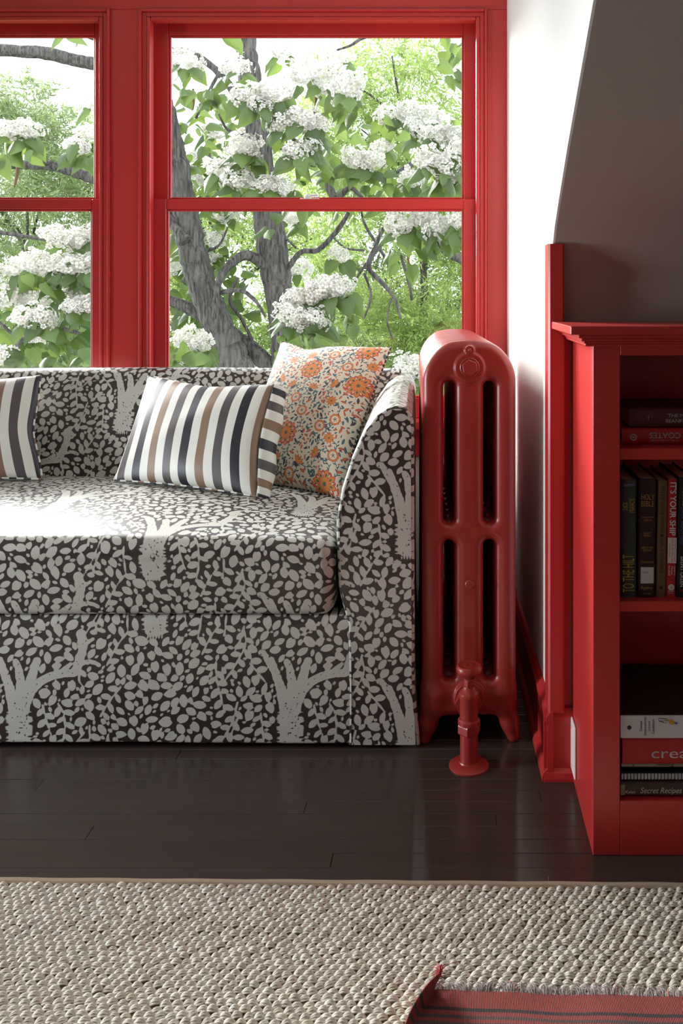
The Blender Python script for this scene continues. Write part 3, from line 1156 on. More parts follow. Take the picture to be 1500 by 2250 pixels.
def arm(mirror, step):
    c = Cloth()
    sg = -1 if mirror else 1
    def mx(x):
        return (SX0 + SX1) - x if mirror else x
    # front panel, row by row
    inn, _ = resample(INNER, 0.002)
    out, _ = resample(OUTER, 0.002)
    zs = np.concatenate([np.arange(0.012, 0.79, step), np.linspace(0.79, 0.8175, 12)])
    xi = np.interp(zs, inn[:, 1], inn[:, 0])
    xo = np.interp(zs, out[::-1, 1], out[::-1, 0])
    cols = int(0.18 / step)
    t = np.linspace(0, 1, cols)[None, :]
    ii = 0.007 * np.clip((0.83 - zs) / 0.05, 0.3, 1)
    X = (xi + ii)[:, None] * (1 - t) + (xo - ii)[:, None] * t
    Z = np.repeat(zs[:, None], cols, 1) - 0.006 * (zs[:, None] > 0.76) * np.clip((zs[:, None] - 0.76) / 0.05, 0, 1)
    Y = np.full_like(X, SYF) + 0.0015 * np.sin(Z * 13)
    c.patch(np.stack([mx(X), Y, Z], -1), X + 0.09, Z + 0.05, not mirror)
    # swept surface with a rounded front edge
    full, s = resample(INNER + OUTER[1:], step)
    d = np.gradient(full, axis=0)
    nrm = np.stack([d[:, 1], -d[:, 0]], 1)
    nrm /= np.linalg.norm(nrm, axis=1)[:, None]      # points into the arm
    a = np.linspace(0, PI / 2, 5)
    ys = np.concatenate([SYF + 0.008 * (1 - np.cos(a)) - 0.0, np.arange(SYF + 0.012, 2.99, step * 1.15)])
    insf = np.concatenate([0.008 * (1 - np.sin(a)), np.zeros(len(ys) - 5)])
    Yg, k = np.meshgrid(ys, np.arange(len(full)), indexing='ij')
    In = np.repeat(insf[:, None], len(full), 1)
    X = full[k, 0] + nrm[k, 0] * In
    Z = full[k, 1] + nrm[k, 1] * In
    drift = -0.030 * np.clip((Yg - 2.1) / 0.9, 0, 1)
    lowskirt = np.clip((0.10 - Z) / 0.10, 0, 1) * (k > len(full) * 0.6)
    X = X + drift + 0.004 * lowskirt * np.sin(Yg * 40)
    c.patch(np.stack([mx(X), Yg, Z], -1), Yg, s[k] + 0.11, not mirror)
    c.build('arm')


arm(False, FINE)
arm(True, 0.012)
mb = MB().box(SX0 + 0.10, SX1 - 0.04, 2.12, 2.98, 0.03, 0.31)
part('base_lining', mb, M['black'], sofa)
for x in (SX0 + .12, -1.2, SX1 - .09):
    for yv in (2.16, 2.93):
        part('foot', MB().box(x - .025, x + .025, yv - .025, yv + .025, 0.0005, 0.031, .002), M['black'], sofa)


# ------------------------------------------------------------------ pillows
def pillow_surface(corners, thick, nu, nv, pull=0.05, dents=(), seed=0, back=0.8, power=0.45):
    TL, TR, BR, BL = [np.array(p, float) for p in corners]
    u = np.linspace(0, 1, nu)
    v = np.linspace(0, 1, nv)
    # denser near the rim so that it closes softly
    u = 0.5 - 0.5 * np.cos(u * PI) * 0.35 + (u - 0.5) * 0.65
    v = 0.5 - 0.5 * np.cos(v * PI) * 0.35 + (v - 0.5) * 0.65
    U, V = np.meshgrid(u, v, indexing='ij')
    S, Tt = 2 * U - 1, 2 * V - 1
    S2 = S * (1 - pull * (1 - Tt ** 2))
    T2 = Tt * (1 - pull * (1 - S ** 2))
    for (edge, pos, wid, dep) in dents:
        if edge == 'top':
            T2 = T2 - dep * np.exp(-((S - pos) / wid) ** 2) * np.clip((Tt + 0.2) / 1.2, 0, 1) ** 3
        elif edge == 'right':
            S2 = S2 - dep * np.exp(-((Tt - pos) / wid) ** 2) * np.clip((S + 0.2) / 1.2, 0, 1) ** 3
        elif edge == 'bottom':
            T2 = T2 + dep * np.exp(-((S - pos) / wid) ** 2) * np.clip((-Tt + 0.2) / 1.2, 0, 1) ** 3
    U2, V2 = (S2 + 1) / 2, (T2 + 1) / 2
    P = ((1 - U2) * V2)[..., None] * TL + (U2 * V2)[..., None] * TR + (U2 * (1 - V2))[..., None] * BR + ((1 - U2) * (1 - V2))[..., None] * BL
    nrm = np.cross(TR - BL, TL - BR)
    nrm = -nrm / np.linalg.norm(nrm)
    if nrm[1] > 0:
        nrm = -nrm
    t = thick * (np.clip(1 - S ** 2, 0, 1) * np.clip(1 - Tt ** 2, 0, 1)) ** power
    rg = np.random.default_rng(seed)
    wr = np.zeros_like(t)
    for k in range(7):
        fx, fy, ph, am = rg.uniform(-7, 7), rg.uniform(-7, 7), rg.uniform(0, 6), rg.uniform(.0006, .0020)
        wr += am * np.sin(fx * S + fy * Tt + ph)
    edgef = np.clip(t / thick, 0, 1)
    fr = P + nrm * (t + wr * edgef)[..., None]
    bk = P - nrm * (t * back)[..., None]
    return fr, bk, U, V, P, nrm


def build_pillow(name, label, corners, thick, nu, nv, frontmat, attrs_fn, backmat=None, group=None, **kw):
    fr, bk, U, V, P, nrm = pillow_surface(corners, thick, nu, nv, **kw)
    base = np.mean([np.array(corners[2]), np.array(corners[3])], 0)
    o = thing(name, label, 'pillow', tuple(base), group=group)
    at_ = attrs_fn(U, V)
    flip = np.dot(np.cross(fr[1, 0] - fr[0, 0], fr[0, 1] - fr[0, 0]), nrm) < 0
    me = np_mesh('front_panel', fr.reshape(-1, 3) - base, grid_faces(nu, nv, 0, flip), frontmat, True, {k: a.ravel() for k, a in at_.items()}, None)
    link('front_panel', me, o)
    s_ = slice(None, None, 3)
    bk2 = bk[s_, s_]
    # keep the rim
    iu = sorted(set(list(range(0, nu, 3)) + [nu - 1]))
    iv = sorted(set(list(range(0, nv, 3)) + [nv - 1]))
    bk2 = bk[np.ix_(iu, iv)]
    me = np_mesh('back_panel', bk2.reshape(-1, 3) - base, grid_faces(len(iu), len(iv), 0, not flip), backmat or frontmat, True,
                 {k: a[np.ix_(iu, iv)].ravel() for k, a in at_.items()}, None)
    link('back_panel', me, o)
    return o, P, nrm, base


def piping(o, P, base, rad, mat, rep):
    rim = np.concatenate([P[:, -1], P[-1, ::-1], P[::-1, 0], P[0, :]])
    pts, s = resample(rim, 0.006)
    n = 6
    mb = MB().tube([tuple(p - base) for p in pts], rad, n, cap=False)
    me = mb.mesh('piping', mat, None, True, None)
    a = me.attributes.new('stripe', 'FLOAT', 'POINT')
    a.data.foreach_set('value', np.repeat((s / rep), n).astype(np.float32))
    link('piping', me, o)


# striped pillows
def stripes_fn(n, phase):
    def fn(U, V):
        return {'stripe': U * n / 6.0 + phase / 6.0 + 60}
    return fn


CSP = [(-0.945, 2.775, 0.826), (-0.508, 2.575, 0.818), (-0.520, 2.40, 0.530), (-0.985, 2.59, 0.535)]
o, P, nrm, base = build_pillow('striped_pillow', 'striped lumbar pillow leaning in front of the floral pillow', CSP, 0.062, 110, 90, M['stripe'], stripes_fn(17.0, 3.6),
                               group='striped lumbar pillows on the sofa', pull=0.045, dents=(('top', 0.0, 0.55, 0.10), ('right', 0.0, 0.6, 0.03)), seed=3)
piping(o, P, base, 0.0035, M['stripe'], 0.13)
# boxed side strip on the right end, with cross stripes
edge = P[-1]
outd = np.array(CSP[1]) - np.array(CSP[0])
outd /= np.linalg.norm(outd)
ne = len(edge)
tt = np.linspace(0, 1, 9)
bulge = np.sin(np.linspace(0, 1, ne) * PI) ** 0.5
G = np.zeros((ne, 9, 3))
for j, t in enumerate(tt):
    prof_out = 0.030 * math.sin(t * PI * 0.75) + 0.004
    prof_n = 0.010 - 0.060 * t
    wob = 0.004 * np.sin(np.arange(ne) * 0.21 + j * .3)
    G[:, j] = edge + outd * (prof_out * (0.55 + 0.45 * bulge) + wob * t)[:, None] + nrm * (prof_n * (0.4 + 0.6 * bulge))[:, None]
vv = np.repeat(np.linspace(0, 1, ne)[:, None], 9, 1)
me = np_mesh('side_strip', G.reshape(-1, 3) - base, grid_faces(ne, 9), M['stripe'], True, {'stripe': (vv * 13 / 6.0 + 10.1).ravel()}, None)
me2 = me
so = link('side_strip', me, o)
sm = so.modifiers.new('thickness', 'SOLIDIFY')
sm.thickness = 0.003

LSP = [(-1.775, 2.82, 0.812), (-1.300, 2.80, 0.826), (-1.212, 2.62, 0.532), (-1.70, 2.60, 0.530)]
o, P, nrm, base = build_pillow('striped_pillow', 'striped lumbar pillow cut off by the left edge of the photo', LSP, 0.062, 110, 90, M['stripe'], stripes_fn(17.0, 1.45),
                               group='striped lumbar pillows on the sofa', pull=0.045, dents=(('top', 0.2, 0.6, 0.06), ('right', -0.1, 0.40, 0.06)), seed=5)
piping(o, P, base, 0.0035, M['stripe'], 0.13)

# floral pillow: print rasterised in its own plane
FP = [(-0.5525, 2.925, 0.926), (-0.1786, 2.765, 0.917), (-0.298, 2.45, 0.512), (-0.649, 2.66, 0.515)]
FW, FH = 0.42, 0.52
FR = 0.001
FNX, FNY = int(FW / FR) + 1, int(FH / FR) + 1
FX, FY = np.meshgrid(np.arange(FNX) * FR, np.arange(FNY) * FR, indexing='ij')
FL = {k: np.full((FNX, FNY), 0.02, np.float32) for k in ('f_teal', 'f_navy', 'f_red', 'f_cream', 'f_orange', 'f_eye')}


def f_win(x, y, R):
    i0, i1 = max(0, int((x - R) / FR)), min(FNX, int((x + R) / FR) + 2)
    j0, j1 = max(0, int((y - R) / FR)), min(FNY, int((y + R) / FR) + 2)
    sl = (slice(i0, i1), slice(j0, j1))
    return sl, FX[sl] - x, FY[sl] - y


def f_put(layer, x, y, R, fn):
    sl, X, Y = f_win(x, y, R)
    if X.size:
        FL[layer][sl] = np.minimum(FL[layer][sl], fn(X, Y))


def f_leaf(layer, x, y, an, a, b_, r=0.0006):
    f_put(layer, x, y, a + .01, lambda X, Y: vesica(X, Y, an, a, b_, r))


def f_disc(layer, x, y, rr):
    f_put(layer, x, y, rr + .01, lambda X, Y: np.sqrt(X * X + Y * Y) - rr)


def f_ring(layer, x, y, r0, w_, lobes=0, amp=0.0):
    f_put(layer, x, y, r0 + .012, lambda X, Y: np.abs(np.sqrt(X * X + Y * Y) - r0 * (1 + amp * np.cos(lobes * np.arctan2(Y, X)))) - w_)


def f_big(x, y, R, rot):
    for k in range(8):
        a = rot + k * PI / 4 + PI / 8
        f_leaf('f_red', x + math.cos(a) * R * .62, y + math.sin(a) * R * .62, a, R * .36, R * .22, .001)
        f_leaf('f_cream', x + math.cos(a) * R * .70, y + math.sin(a) * R * .70, a, R * .13, R * .05, .0004)
    for k in range(8):
        a = rot + k * PI / 4
        f_leaf('f_red', x + math.cos(a) * R * .64, y + math.sin(a) * R * .64, a, R * .42, R * .235, .001)
        f_leaf('f_orange', x + math.cos(a) * R * .62, y + math.sin(a) * R * .62, a, R * .37, R * .19, .001)
        f_leaf('f_eye', x + math.cos(a) * R * .60, y + math.sin(a) * R * .60, a, R * .15, R * .075, .0006)
    f_disc('f_orange', x, y, R * .40)
    for k in range(8):
        a = rot + k * PI / 4
        f_leaf('f_eye', x + math.cos(a) * R * .11, y + math.sin(a) * R * .11, a, R * .10, R * .03, .0004)


def f_round(x, y, R, col='f_red'):
    f_disc('f_red', x, y, R * .96)
    f_put('f_red', x, y, R + .01, lambda X, Y: np.sqrt(X * X + Y * Y) - R * (1 + .05 * np.cos(9 * np.arctan2(Y, X))))
    f_ring('f_orange', x, y, R * .80, R * .10, 9, .04)
    f_ring('f_cream', x, y, R * .52, R * .13)
    for k in range(5):
        f_leaf('f_cream', x + math.cos(k * 1.257) * R * .3, y + math.sin(k * 1.257) * R * .3, k * 1.257, R * .22, R * .10, .0004)
    f_disc('f_eye', x, y, R * .16)


def f_star(x, y, R, rot):
    for k in range(10):
        a = rot + k * PI / 5
        f_leaf('f_red', x + math.cos(a) * R * .60, y + math.sin(a) * R * .60, a, R * .42, R * .17, .0006)
        f_leaf('f_orange', x + math.cos(a) * R * .56, y + math.sin(a) * R * .56, a, R * .36, R * .13, .0006)
    f_disc('f_orange', x, y, R * .38)
    f_disc('f_eye', x, y, R * .18)


def f_tulip(x, y, R, an):
    for k, da in enumerate((-.95, -.5, 0, .5, .95)):
        a = an + da
        f_leaf('f_red', x + math.cos(a) * R * .55, y + math.sin(a) * R * .55, a, R * .56, R * .19, .0006)
        f_leaf('f_orange', x + math.cos(a) * R * .52, y + math.sin(a) * R * .52, a, R * .48, R * .13, .0006)
    f_leaf('f_eye', x + math.cos(an) * R * .55, y + math.sin(an) * R * .55, an, R * .2, R * .07, .0004)
    for k in range(7):
        a = an + PI + (k - 3) * .38
        f_leaf('f_navy', x + math.cos(a) * R * .35, y + math.sin(a) * R * .35, a + .4, R * .30, R * .07, .0004)


fc3 = [np.array([(p[0] * F / p[1]) + CX, CY - (p[2] - EYE) * F / p[1]]) for p in FP]


def fuv(cx_, cy_):
    """crop pixel of the photographed print -> metres in the pillow plane"""
    px = np.array([560 + cx_ / 4.6875, 740 + cy_ / 4.6875])
    u = v = 0.5
    TL, TR, BR, BL = fc3
    for _ in range(12):
        P_ = (1 - u) * v * TL + u * v * TR + u * (1 - v) * BR + (1 - u) * (1 - v) * BL
        du = v * (TR - TL) + (1 - v) * (BR - BL)
        dv = (1 - u) * (TL - BL) + u * (TR - BR)
        d = np.linalg.solve(np.stack([du, dv], 1), px - P_)
        u, v = u + d[0], v + d[1]
    return u * FW, v * FH


rf = random.Random(8)
bigs = [fuv(*p) for p in ((690, 450), (437, 1150), (1215, 190), (1140, 620), (760, 1580), (200, 720), (60, 1400), (60, 360))]
rounds = [fuv(*p) for p in ((325, 395), (910, 265), (1045, 420), (540, 785), (610, 930), (780, 1075), (930, 1000), (420, 1510), (290, 290), (880, 1330))]
stars = [fuv(*p) for p in ((365, 890), (205, 970), (500, 310), (1260, 380), (690, 260), (905, 820), (860, 1180))]
tulips = [(fuv(*p), a) for p, a in (((500, 650), 2.2), ((705, 690), 1.2), ((950, 640), 2.8), ((350, 560), .6), ((310, 1390), 2.0), ((520, 1420), 1.0), ((730, 1340), 2.8), ((150, 1230), .5))]


def f_curve(p0, p1, bend, r=.0013):
    p0, p1 = np.array(p0), np.array(p1)
    d = p1 - p0
    m_ = (p0 + p1) / 2 + np.array([-d[1], d[0]]) * bend
    cc = catmull([p0, m_, p1], .0015)
    for p in cc:
        f_disc('f_teal', p[0], p[1], r)
    for k in range(4, len(cc) - 2, 7):
        dd = cc[k + 1] - cc[k - 1]
        a = math.atan2(dd[1], dd[0]) + (0.8 if k % 2 else -.8)
        f_leaf('f_teal' if k % 3 else 'f_navy', cc[k][0] + math.cos(a) * .006, cc[k][1] + math.sin(a) * .006, a, .0062, .0017)


allp = bigs + rounds + stars + [t[0] for t in tulips]
for i, p in enumerate(allp):
    ds = sorted((math.dist(p, q), j) for j, q in enumerate(allp) if j != i)
    for dd, j in ds[:2]:
        if j > i or rf.random() < .3:
            f_curve(p, allp[j], rf.choice((-.35, .35)))
for x, yv in bigs:
    f_big(x, yv, .040, rf.uniform(0, 1))
for x, yv in rounds:
    f_round(x, yv, .0185)
for x, yv in stars:
    f_star(x, yv, .019, rf.uniform(0, 1))
for (x, yv), a in tulips:
    f_tulip(x, yv, .023, a)
allmin = np.minimum.reduce([FL[k] for k in ('f_teal', 'f_navy', 'f_red', 'f_orange', 'f_eye')])
for k in range(9000):
    x, yv, an = rf.uniform(0, FW), rf.uniform(0, FH), rf.uniform(0, 6.28)
    a = rf.choice((.0105, .008, .0055))
    ok = True
    for fu in (-1, 0, 1):
        i, j = int((x + fu * a * math.cos(an)) / FR), int((yv + fu * a * math.sin(an)) / FR)
        if not (0 <= i < FNX and 0 <= j < FNY) or allmin[i, j] < .0017:
            ok = False
            break
    if not ok:
        continue
    lay = rf.choice(('f_teal', 'f_navy', 'f_red', 'f_teal', 'f_red'))
    f_leaf(lay, x, yv, an, a, a * .36)
    if rf.random() < .6:
        f_leaf('f_navy' if lay == 'f_red' else lay, x + a * .4 * math.cos(an + 1.2), yv + a * .4 * math.sin(an + 1.2), an + .8, a * .7, a * .2)
    if lay == 'f_red':
        f_leaf('f_orange', x, yv, an, a * .5, a * .13)
    sl, X, Y = f_win(x, yv, a + .012)
    allmin[sl] = np.minimum(allmin[sl], np.sqrt(X * X + Y * Y) - a * .8)


def floral_fn(U, V):
    x, y_ = U * FW / FR, V * FH / FR
    i0 = np.clip(x.astype(int), 0, FNX - 2)
    j0 = np.clip(y_.astype(int), 0, FNY - 2)
    fx, fy = np.clip(x - i0, 0, 1), np.clip(y_ - j0, 0, 1)
    out = {}
    for k, A in FL.items():
        out[k] = A[i0, j0] * (1 - fx) * (1 - fy) + A[i0 + 1, j0] * fx * (1 - fy) + A[i0, j0 + 1] * (1 - fx) * fy + A[i0 + 1, j0 + 1] * fx * fy
    return out


o, P, nrm, base = build_pillow('floral_pillow', 'large cream pillow with orange and teal flower print in the sofa corner', FP, 0.075, 280, 330, M['floral'], floral_fn,
                               pull=0.045, dents=(('top', -0.42, 0.30, 0.085), ('right', -0.3, 0.5, 0.03)), seed=2)
piping(o, P, base, 0.0035, M['rope'], 0.016)

# ------------------------------------------------------------------ bookcase
BX0, BX1, BYF, BYB = 0.280, 1.02, 1.690, 1.972
bc = thing('bookcase', 'red painted bookcase with moulded top at the right edge', 'bookcase', (0.65, 1.83, 0))
R_ = M['red']
part('side_panel', MB().box(BX0, BX0 + .019, BYF + .019, BYB, 0.0005, 0.99, .001), R_, bc)
part('side_panel', MB().box(BX1 - .019, BX1, BYF + .019, BYB, 0.0005, 0.99, .001), R_, bc)
part('back_panel', MB().box(BX0 + .019, BX1 - .019, BYB - .008, BYB, 0.05, 0.99), R_, bc)
part('face_stile', MB().box(BX0, 0.3325, BYF, BYF + .0195, 0.0005, 0.99, .0012), R_, bc)
part('face_stile', MB().box(BX1 - .053, BX1, BYF, BYF + .0195, 0.0005, 0.99, .0012), R_, bc)
part('top_rail', MB().box(0.3325, BX1 - .053, BYF, BYF + .0195, 0.965, 0.99, .0008), R_, bc)
part('bottom_rail', MB().box(0.3325, BX1 - .053, BYF, BYF + .0195, 0.0005, 0.1055, .0008), R_, bc)
for z0, z1 in ((0.763, 0.785), (0.469, 0.489), (0.0865, 0.1055)):
    part('shelf', MB().box(BX0 + .019, BX1 - .019, BYF + (.004 if z0 > .1 else .0195), BYB - .008, z0, z1, .0012), R_, bc)
mb = MB()
for off, z0, z1 in ((.017, .9835, .9885), (.020, .9885, .9935), (.026, .9935, .9995), (.032, .9995, 1.0068)):
    mb.box(BX0 - off, BX1 + off, BYF - off, 1.949, z0, z1, .0016, 2)
part('crown_moulding', mb, R_, bc)
part('top_board', MB().box(0.2314, BX1 + .05, 1.650, 1.950, 1.0065, 1.0225, .0015).box(0.262, BX1 + .05, 1.949, 1.984, 1.0065, 1.0222), R_, bc)

# white blank cover plate low on the bookcase side
pl = thing('cover_plate', 'white blank wall plate with screws low on the bookcase side', 'wall plate', (0.28, 1.937, 0.085))
part('plate', MB().box(-0.0055, -0.0003, -0.0355, 0.0355, -0.057, 0.057, .0025, 2), M['white_plastic'], pl, world=False)
for z in (-0.042, 0.042):
    part('screw', MB().tube([(-0.0052, 0, z), (-0.0062, 0, z), (-0.0066, 0, z)], [.0032, .0032, .0022], 10), M['steel'], pl, True, False)


# ------------------------------------------------------------------ books
def text_geo(body, w_, h_, rot=0, shear=0.0, offset=0.0):
    """lettering fitted into a w_ x h_ box around the origin (x right, y up on the spine)"""
    cu = bpy.data.curves.new('lettering', 'FONT')
    cu.body = body
    cu.size = 1.0
    cu.resolution_u = 3
    cu.shear = shear
    cu.offset = offset
    cu.align_x = 'CENTER'
    cu.space_line = 0.95
    ob = bpy.data.objects.new('lettering', cu)
    me = bpy.data.meshes.new_from_object(ob)
    v = np.empty(len(me.vertices) * 3)
    me.vertices.foreach_get('co', v)
    v = v.reshape(-1, 3)
    f = [tuple(p.vertices) for p in me.polygons]
    bpy.data.objects.remove(ob)
    bpy.data.curves.remove(cu)
    bpy.data.meshes.remove(me)
    lo, hi = v.min(0), v.max(0)
    bw, bh = (w_, h_) if rot in (0, 180) else (h_, w_)
    v = (v - (lo + hi) / 2) * np.array([bw / max(hi[0] - lo[0], 1e-6), bh / max(hi[1] - lo[1], 1e-6), 1])
    x, yv = v[:, 0].copy(), v[:, 1].copy()
    if rot == 90:
        v[:, 0], v[:, 1] = -yv, x
    elif rot == -90:
        v[:, 0], v[:, 1] = yv, -x
    elif rot == 180:
        v[:, 0], v[:, 1] = -x, -yv
    return v, f


def lettering(parent, body, x, z, w_, h_, mat, y=-0.0006, rot=0, shear=0.0, name='lettering', offset=0.0):
    v, f = text_geo(body, w_, h_, rot, shear, offset)
    mb = MB().add([(p[0] + x, y, p[1] + z) for p in v], f)
    # give the print a hair of thickness towards the spine
    return link(name, mb.mesh(name, mat), parent)


def flat(parent, name, pts, mat, y=-0.0005):
    k = len(pts)
    mb = MB().add([(p[0], y, p[1]) for p in pts] + [(p[0], y + .0004, p[1]) for p in pts],
                  [tuple(range(k)), tuple(range(2 * k - 1, k - 1, -1))] + [(i, k + i, k + (i + 1) % k, (i + 1) % k) for i in range(k)])
    return link(name, mb.mesh(name, mat), parent)


def disc_pts(x, z, r, n=24, sx=1.0):
    return [(x + r * sx * math.cos(-2 * PI * i / n), z + r * math.sin(-2 * PI * i / n)) for i in range(n)]


def book(name, label, loc, tw, th, depth, covermat, group, upright=True, lean=0.0, soft=False, roundness=0.003, cat='book'):
    """spine faces -Y, centred on x, standing on z=0.  tw = spine width along x, th = height along z.
    upright: boards are at x ends; lying: boards are at z ends"""
    o = thing(name, label, cat, loc, (0, lean, 0), group)
    mb = MB()
    b_ = 0.0022 if not soft else 0.0006
    hx, n = tw / 2, 10
    if upright:
        prof_ = [(-hx, 0.012)] + [(-hx * math.cos(PI * i / n), 0.004 - (roundness + .004) * math.sin(PI * i / n) + 0.0) for i in range(n + 1)] + [(hx, 0.012)]
        inner = [(max(-hx + b_, min(hx - b_, p[0])), p[1] + b_) for p in prof_]
        mb.prism(prof_ + inner[::-1], 2, 0, th)
        mb.box(-hx, -hx + b_, 0.011, depth, 0, th)
        mb.box(hx - b_, hx, 0.011, depth, 0, th)
        pages = MB().box(-hx + b_, hx - b_, 0.004, depth - .004, 0.003, th - .003)
    else:
        hz = th / 2
        prof_ = [(0.012, 0)] + [(0.004 - (roundness + .004) * math.sin(PI * i / n), hz - hz * math.cos(PI * i / n)) for i in range(n + 1)] + [(0.012, th)]
        inner = [(p[0] + b_, max(b_, min(th - b_, p[1]))) for p in prof_]
        mb.prism(prof_ + inner[::-1], 0, -hx, hx)
        mb.box(-hx, hx, 0.011, depth, 0, b_)
        mb.box(-hx, hx, 0.011, depth, th - b_, th)
        pages = MB().box(-hx + .003, hx - .003, 0.004, depth - .004, b_, th - b_)
    part('cover', mb, covermat, o, True, False, 35)
    part('pages', pages, M['paper'], o, False, False)
    o['_front'] = -roundness
    return o


GOLD = col_mat('gold_foil', (0.42, 0.24, 0.08), 0.4)
YEL = col_mat('yellow_ink', (0.48, 0.36, 0.05))
WINK = col_mat('white_ink', (0.75, 0.74, 0.72))
BINK = col_mat('black_ink', (0.015, 0.015, 0.015))
PUR = col_mat('violet_ink', (0.13, 0.12, 0.34))
REDC = col_mat('red_cover', (0.50, 0.022, 0.020))
GUP = 'upright books on the middle shelf'
GTOP = 'books lying on the top shelf'
GLOW = 'books stacked on the bottom shelf'
YS = 1.718
S_ = YS / F


def bx(px):
    return (px - CX) * S_


def bz(py):
    return EYE - (py - CY) * S_


ZB = 0.489
# TO THE HILT
w_, h_ = bx(1398) - bx(1364), 0.231
o = book('novel', 'dark green novel lettered TO THE HILT in yellow', ((bx(1364) + bx(1398)) / 2, YS, ZB), w_, h_, 0.15, col_mat('dark_green_cover', (0.050, 0.060, 0.048)), GUP)
yf = -0.0038
lettering(o, 'TO THE HILT', -0.0015, bz(1259) - ZB, 0.0225, bz(1220) - bz(1302), YEL, yf, 90)
lettering(o, 'FRANCIS', 0.0055, bz(1110) - ZB, 0.0105, bz(1096) - bz(1126), YEL, yf, 90)
lettering(o, 'DICK', -0.0078, bz(1111) - ZB, 0.0095, bz(1103) - bz(1120), YEL, yf, 90)
flat(o, 'violet_bar', [(-0.010, bz(1068) - ZB), (0.0105, bz(1067) - ZB), (0.0105, bz(1062) - ZB), (-0.010, bz(1063) - ZB)], PUR, yf - .0001)
# HOLY BIBLE
lean = math.radians(0.7)
w_ = bx(1440) - bx(1401)
o = book('bible', 'thick maroon bible with gold lettering and white library sticker', ((bx(1401) + bx(1440)) / 2 - .0005, YS, ZB), w_, 0.233, 0.16, col_mat('maroon_leather', (0.040, 0.012, 0.016), 0.4), GUP, lean=lean)
for body, py, ph, pw in (('HOLY', 1091, 12, 28), ('BIBLE', 1106, 12, 28), ('KING JAMES', 1136, 4, 25), ('VERSION', 1142, 4, 18), ('GIANT', 1170.5, 4.5, 17), ('PRINT', 1176, 4, 16),
                         ('RED LETTER', 1202.5, 4.5, 25), ('EDITION', 1208, 4, 18), ('CONCORDANCE', 1234, 4.5, 28), ('MODERN', 1303, 3, 17)):
    lettering(o, body, -0.0005, bz(py) - ZB, pw * S_, ph * S_, GOLD, yf, 0)
lettering(o, 'Regency', -0.0005, bz(1291) - ZB, 27 * S_, 10 * S_, GOLD, yf, 0, 0.35)
st = flat(o, 'sticker', [(-.0128, bz(1281) - ZB), (.0125, bz(1280) - ZB), (.0125, bz(1245) - ZB), (-.0128, bz(1245) - ZB)], col_mat('white_sticker', (0.62, 0.60, 0.62)), yf - .0002)
lettering(st, '220.52', -0.004, bz(1256) - ZB, 0.011, 0.0035, BINK, yf - .0004)
# FIN DE SIECLE VIENNA
w_ = bx(1464) - bx(1443)
o = book('paperback', 'tan paperback history book between the bible and the red book', ((bx(1443) + bx(1464)) / 2 - .001, YS, ZB), w_, 0.228, 0.15, col_mat('tan_cover', (0.17, 0.10, 0.048)), GUP, lean=math.radians(1.0), soft=True, roundness=.0008)
yt = -0.0016
DBR = col_mat('dark_brown_ink', (0.05, 0.025, 0.012))
lettering(o, 'FIN DE SIECLE VIENNA', -0.001, bz(1120) - ZB, 0.0068, bz(1068) - bz(1172), DBR, yt, -90)
flat(o, 'square_mark', [(-.0045, bz(1179) - ZB), (.0022, bz(1179) - ZB), (.0022, bz(1173) - ZB), (-.0045, bz(1173) - ZB)], DBR, yt)
lettering(o, 'CARL E. SCHORSKE', -0.001, bz(1220) - ZB, 0.0068, bz(1182) - bz(1259), DBR, yt, -90)
flat(o, 'publisher_mark', disc_pts(-.001, bz(1291) - ZB, .0034), DBR, yt)
# IT'S YOUR SHIP
w_ = bx(1485) - bx(1465)
o = book('paperback', 'red book lettered in white reading down the spine', ((bx(1465) + bx(1485)) / 2 - .001, YS, ZB), w_, 0.232, 0.15, REDC, GUP, lean=math.radians(1.0), soft=True, roundness=.0008)
lettering(o, "IT'S YOUR SHIP", 0.0005, bz(1118) - ZB, 0.0125, bz(1060) - bz(1177), WINK, yt, -90, offset=.02)
wp = flat(o, 'white_band', [(-.0086, bz(1237) - ZB), (.0086, bz(1237) - ZB), (.0086, bz(1181) - ZB), (-.0086, bz(1181) - ZB)], WINK, yt)
for k, (t_, le) in enumerate((('Management Techniques', 50), ('from the Best Damn Ship', 52), ('in the Navy', 30))):
    lettering(wp, t_, 0.0055 - k * .0052, bz(1209) - ZB, 0.0040, le * S_, REDC, yt - .0003, -90)
for k, (t_, le) in enumerate((('Captain D.', 22), ('Michael', 18), ('Abrashoff', 22))):
    lettering(o, t_, 0.0055 - k * .0052, bz(1253) - ZB, 0.0040, le * S_, WINK, yt, -90)
em = flat(o, 'publisher_mark', [(p[0], p[1]) for p in disc_pts(-.0005, bz(1290) - ZB, .0062, 20)], WINK, yt)
lettering(em, 'W', -.0005, bz(1290) - ZB, .006, .005, REDC, yt - .0003, -90)
lettering(o, 'WARNER\nBOOKS', -.001, bz(1300.5) - ZB, .0125, .006, WINK, yt)
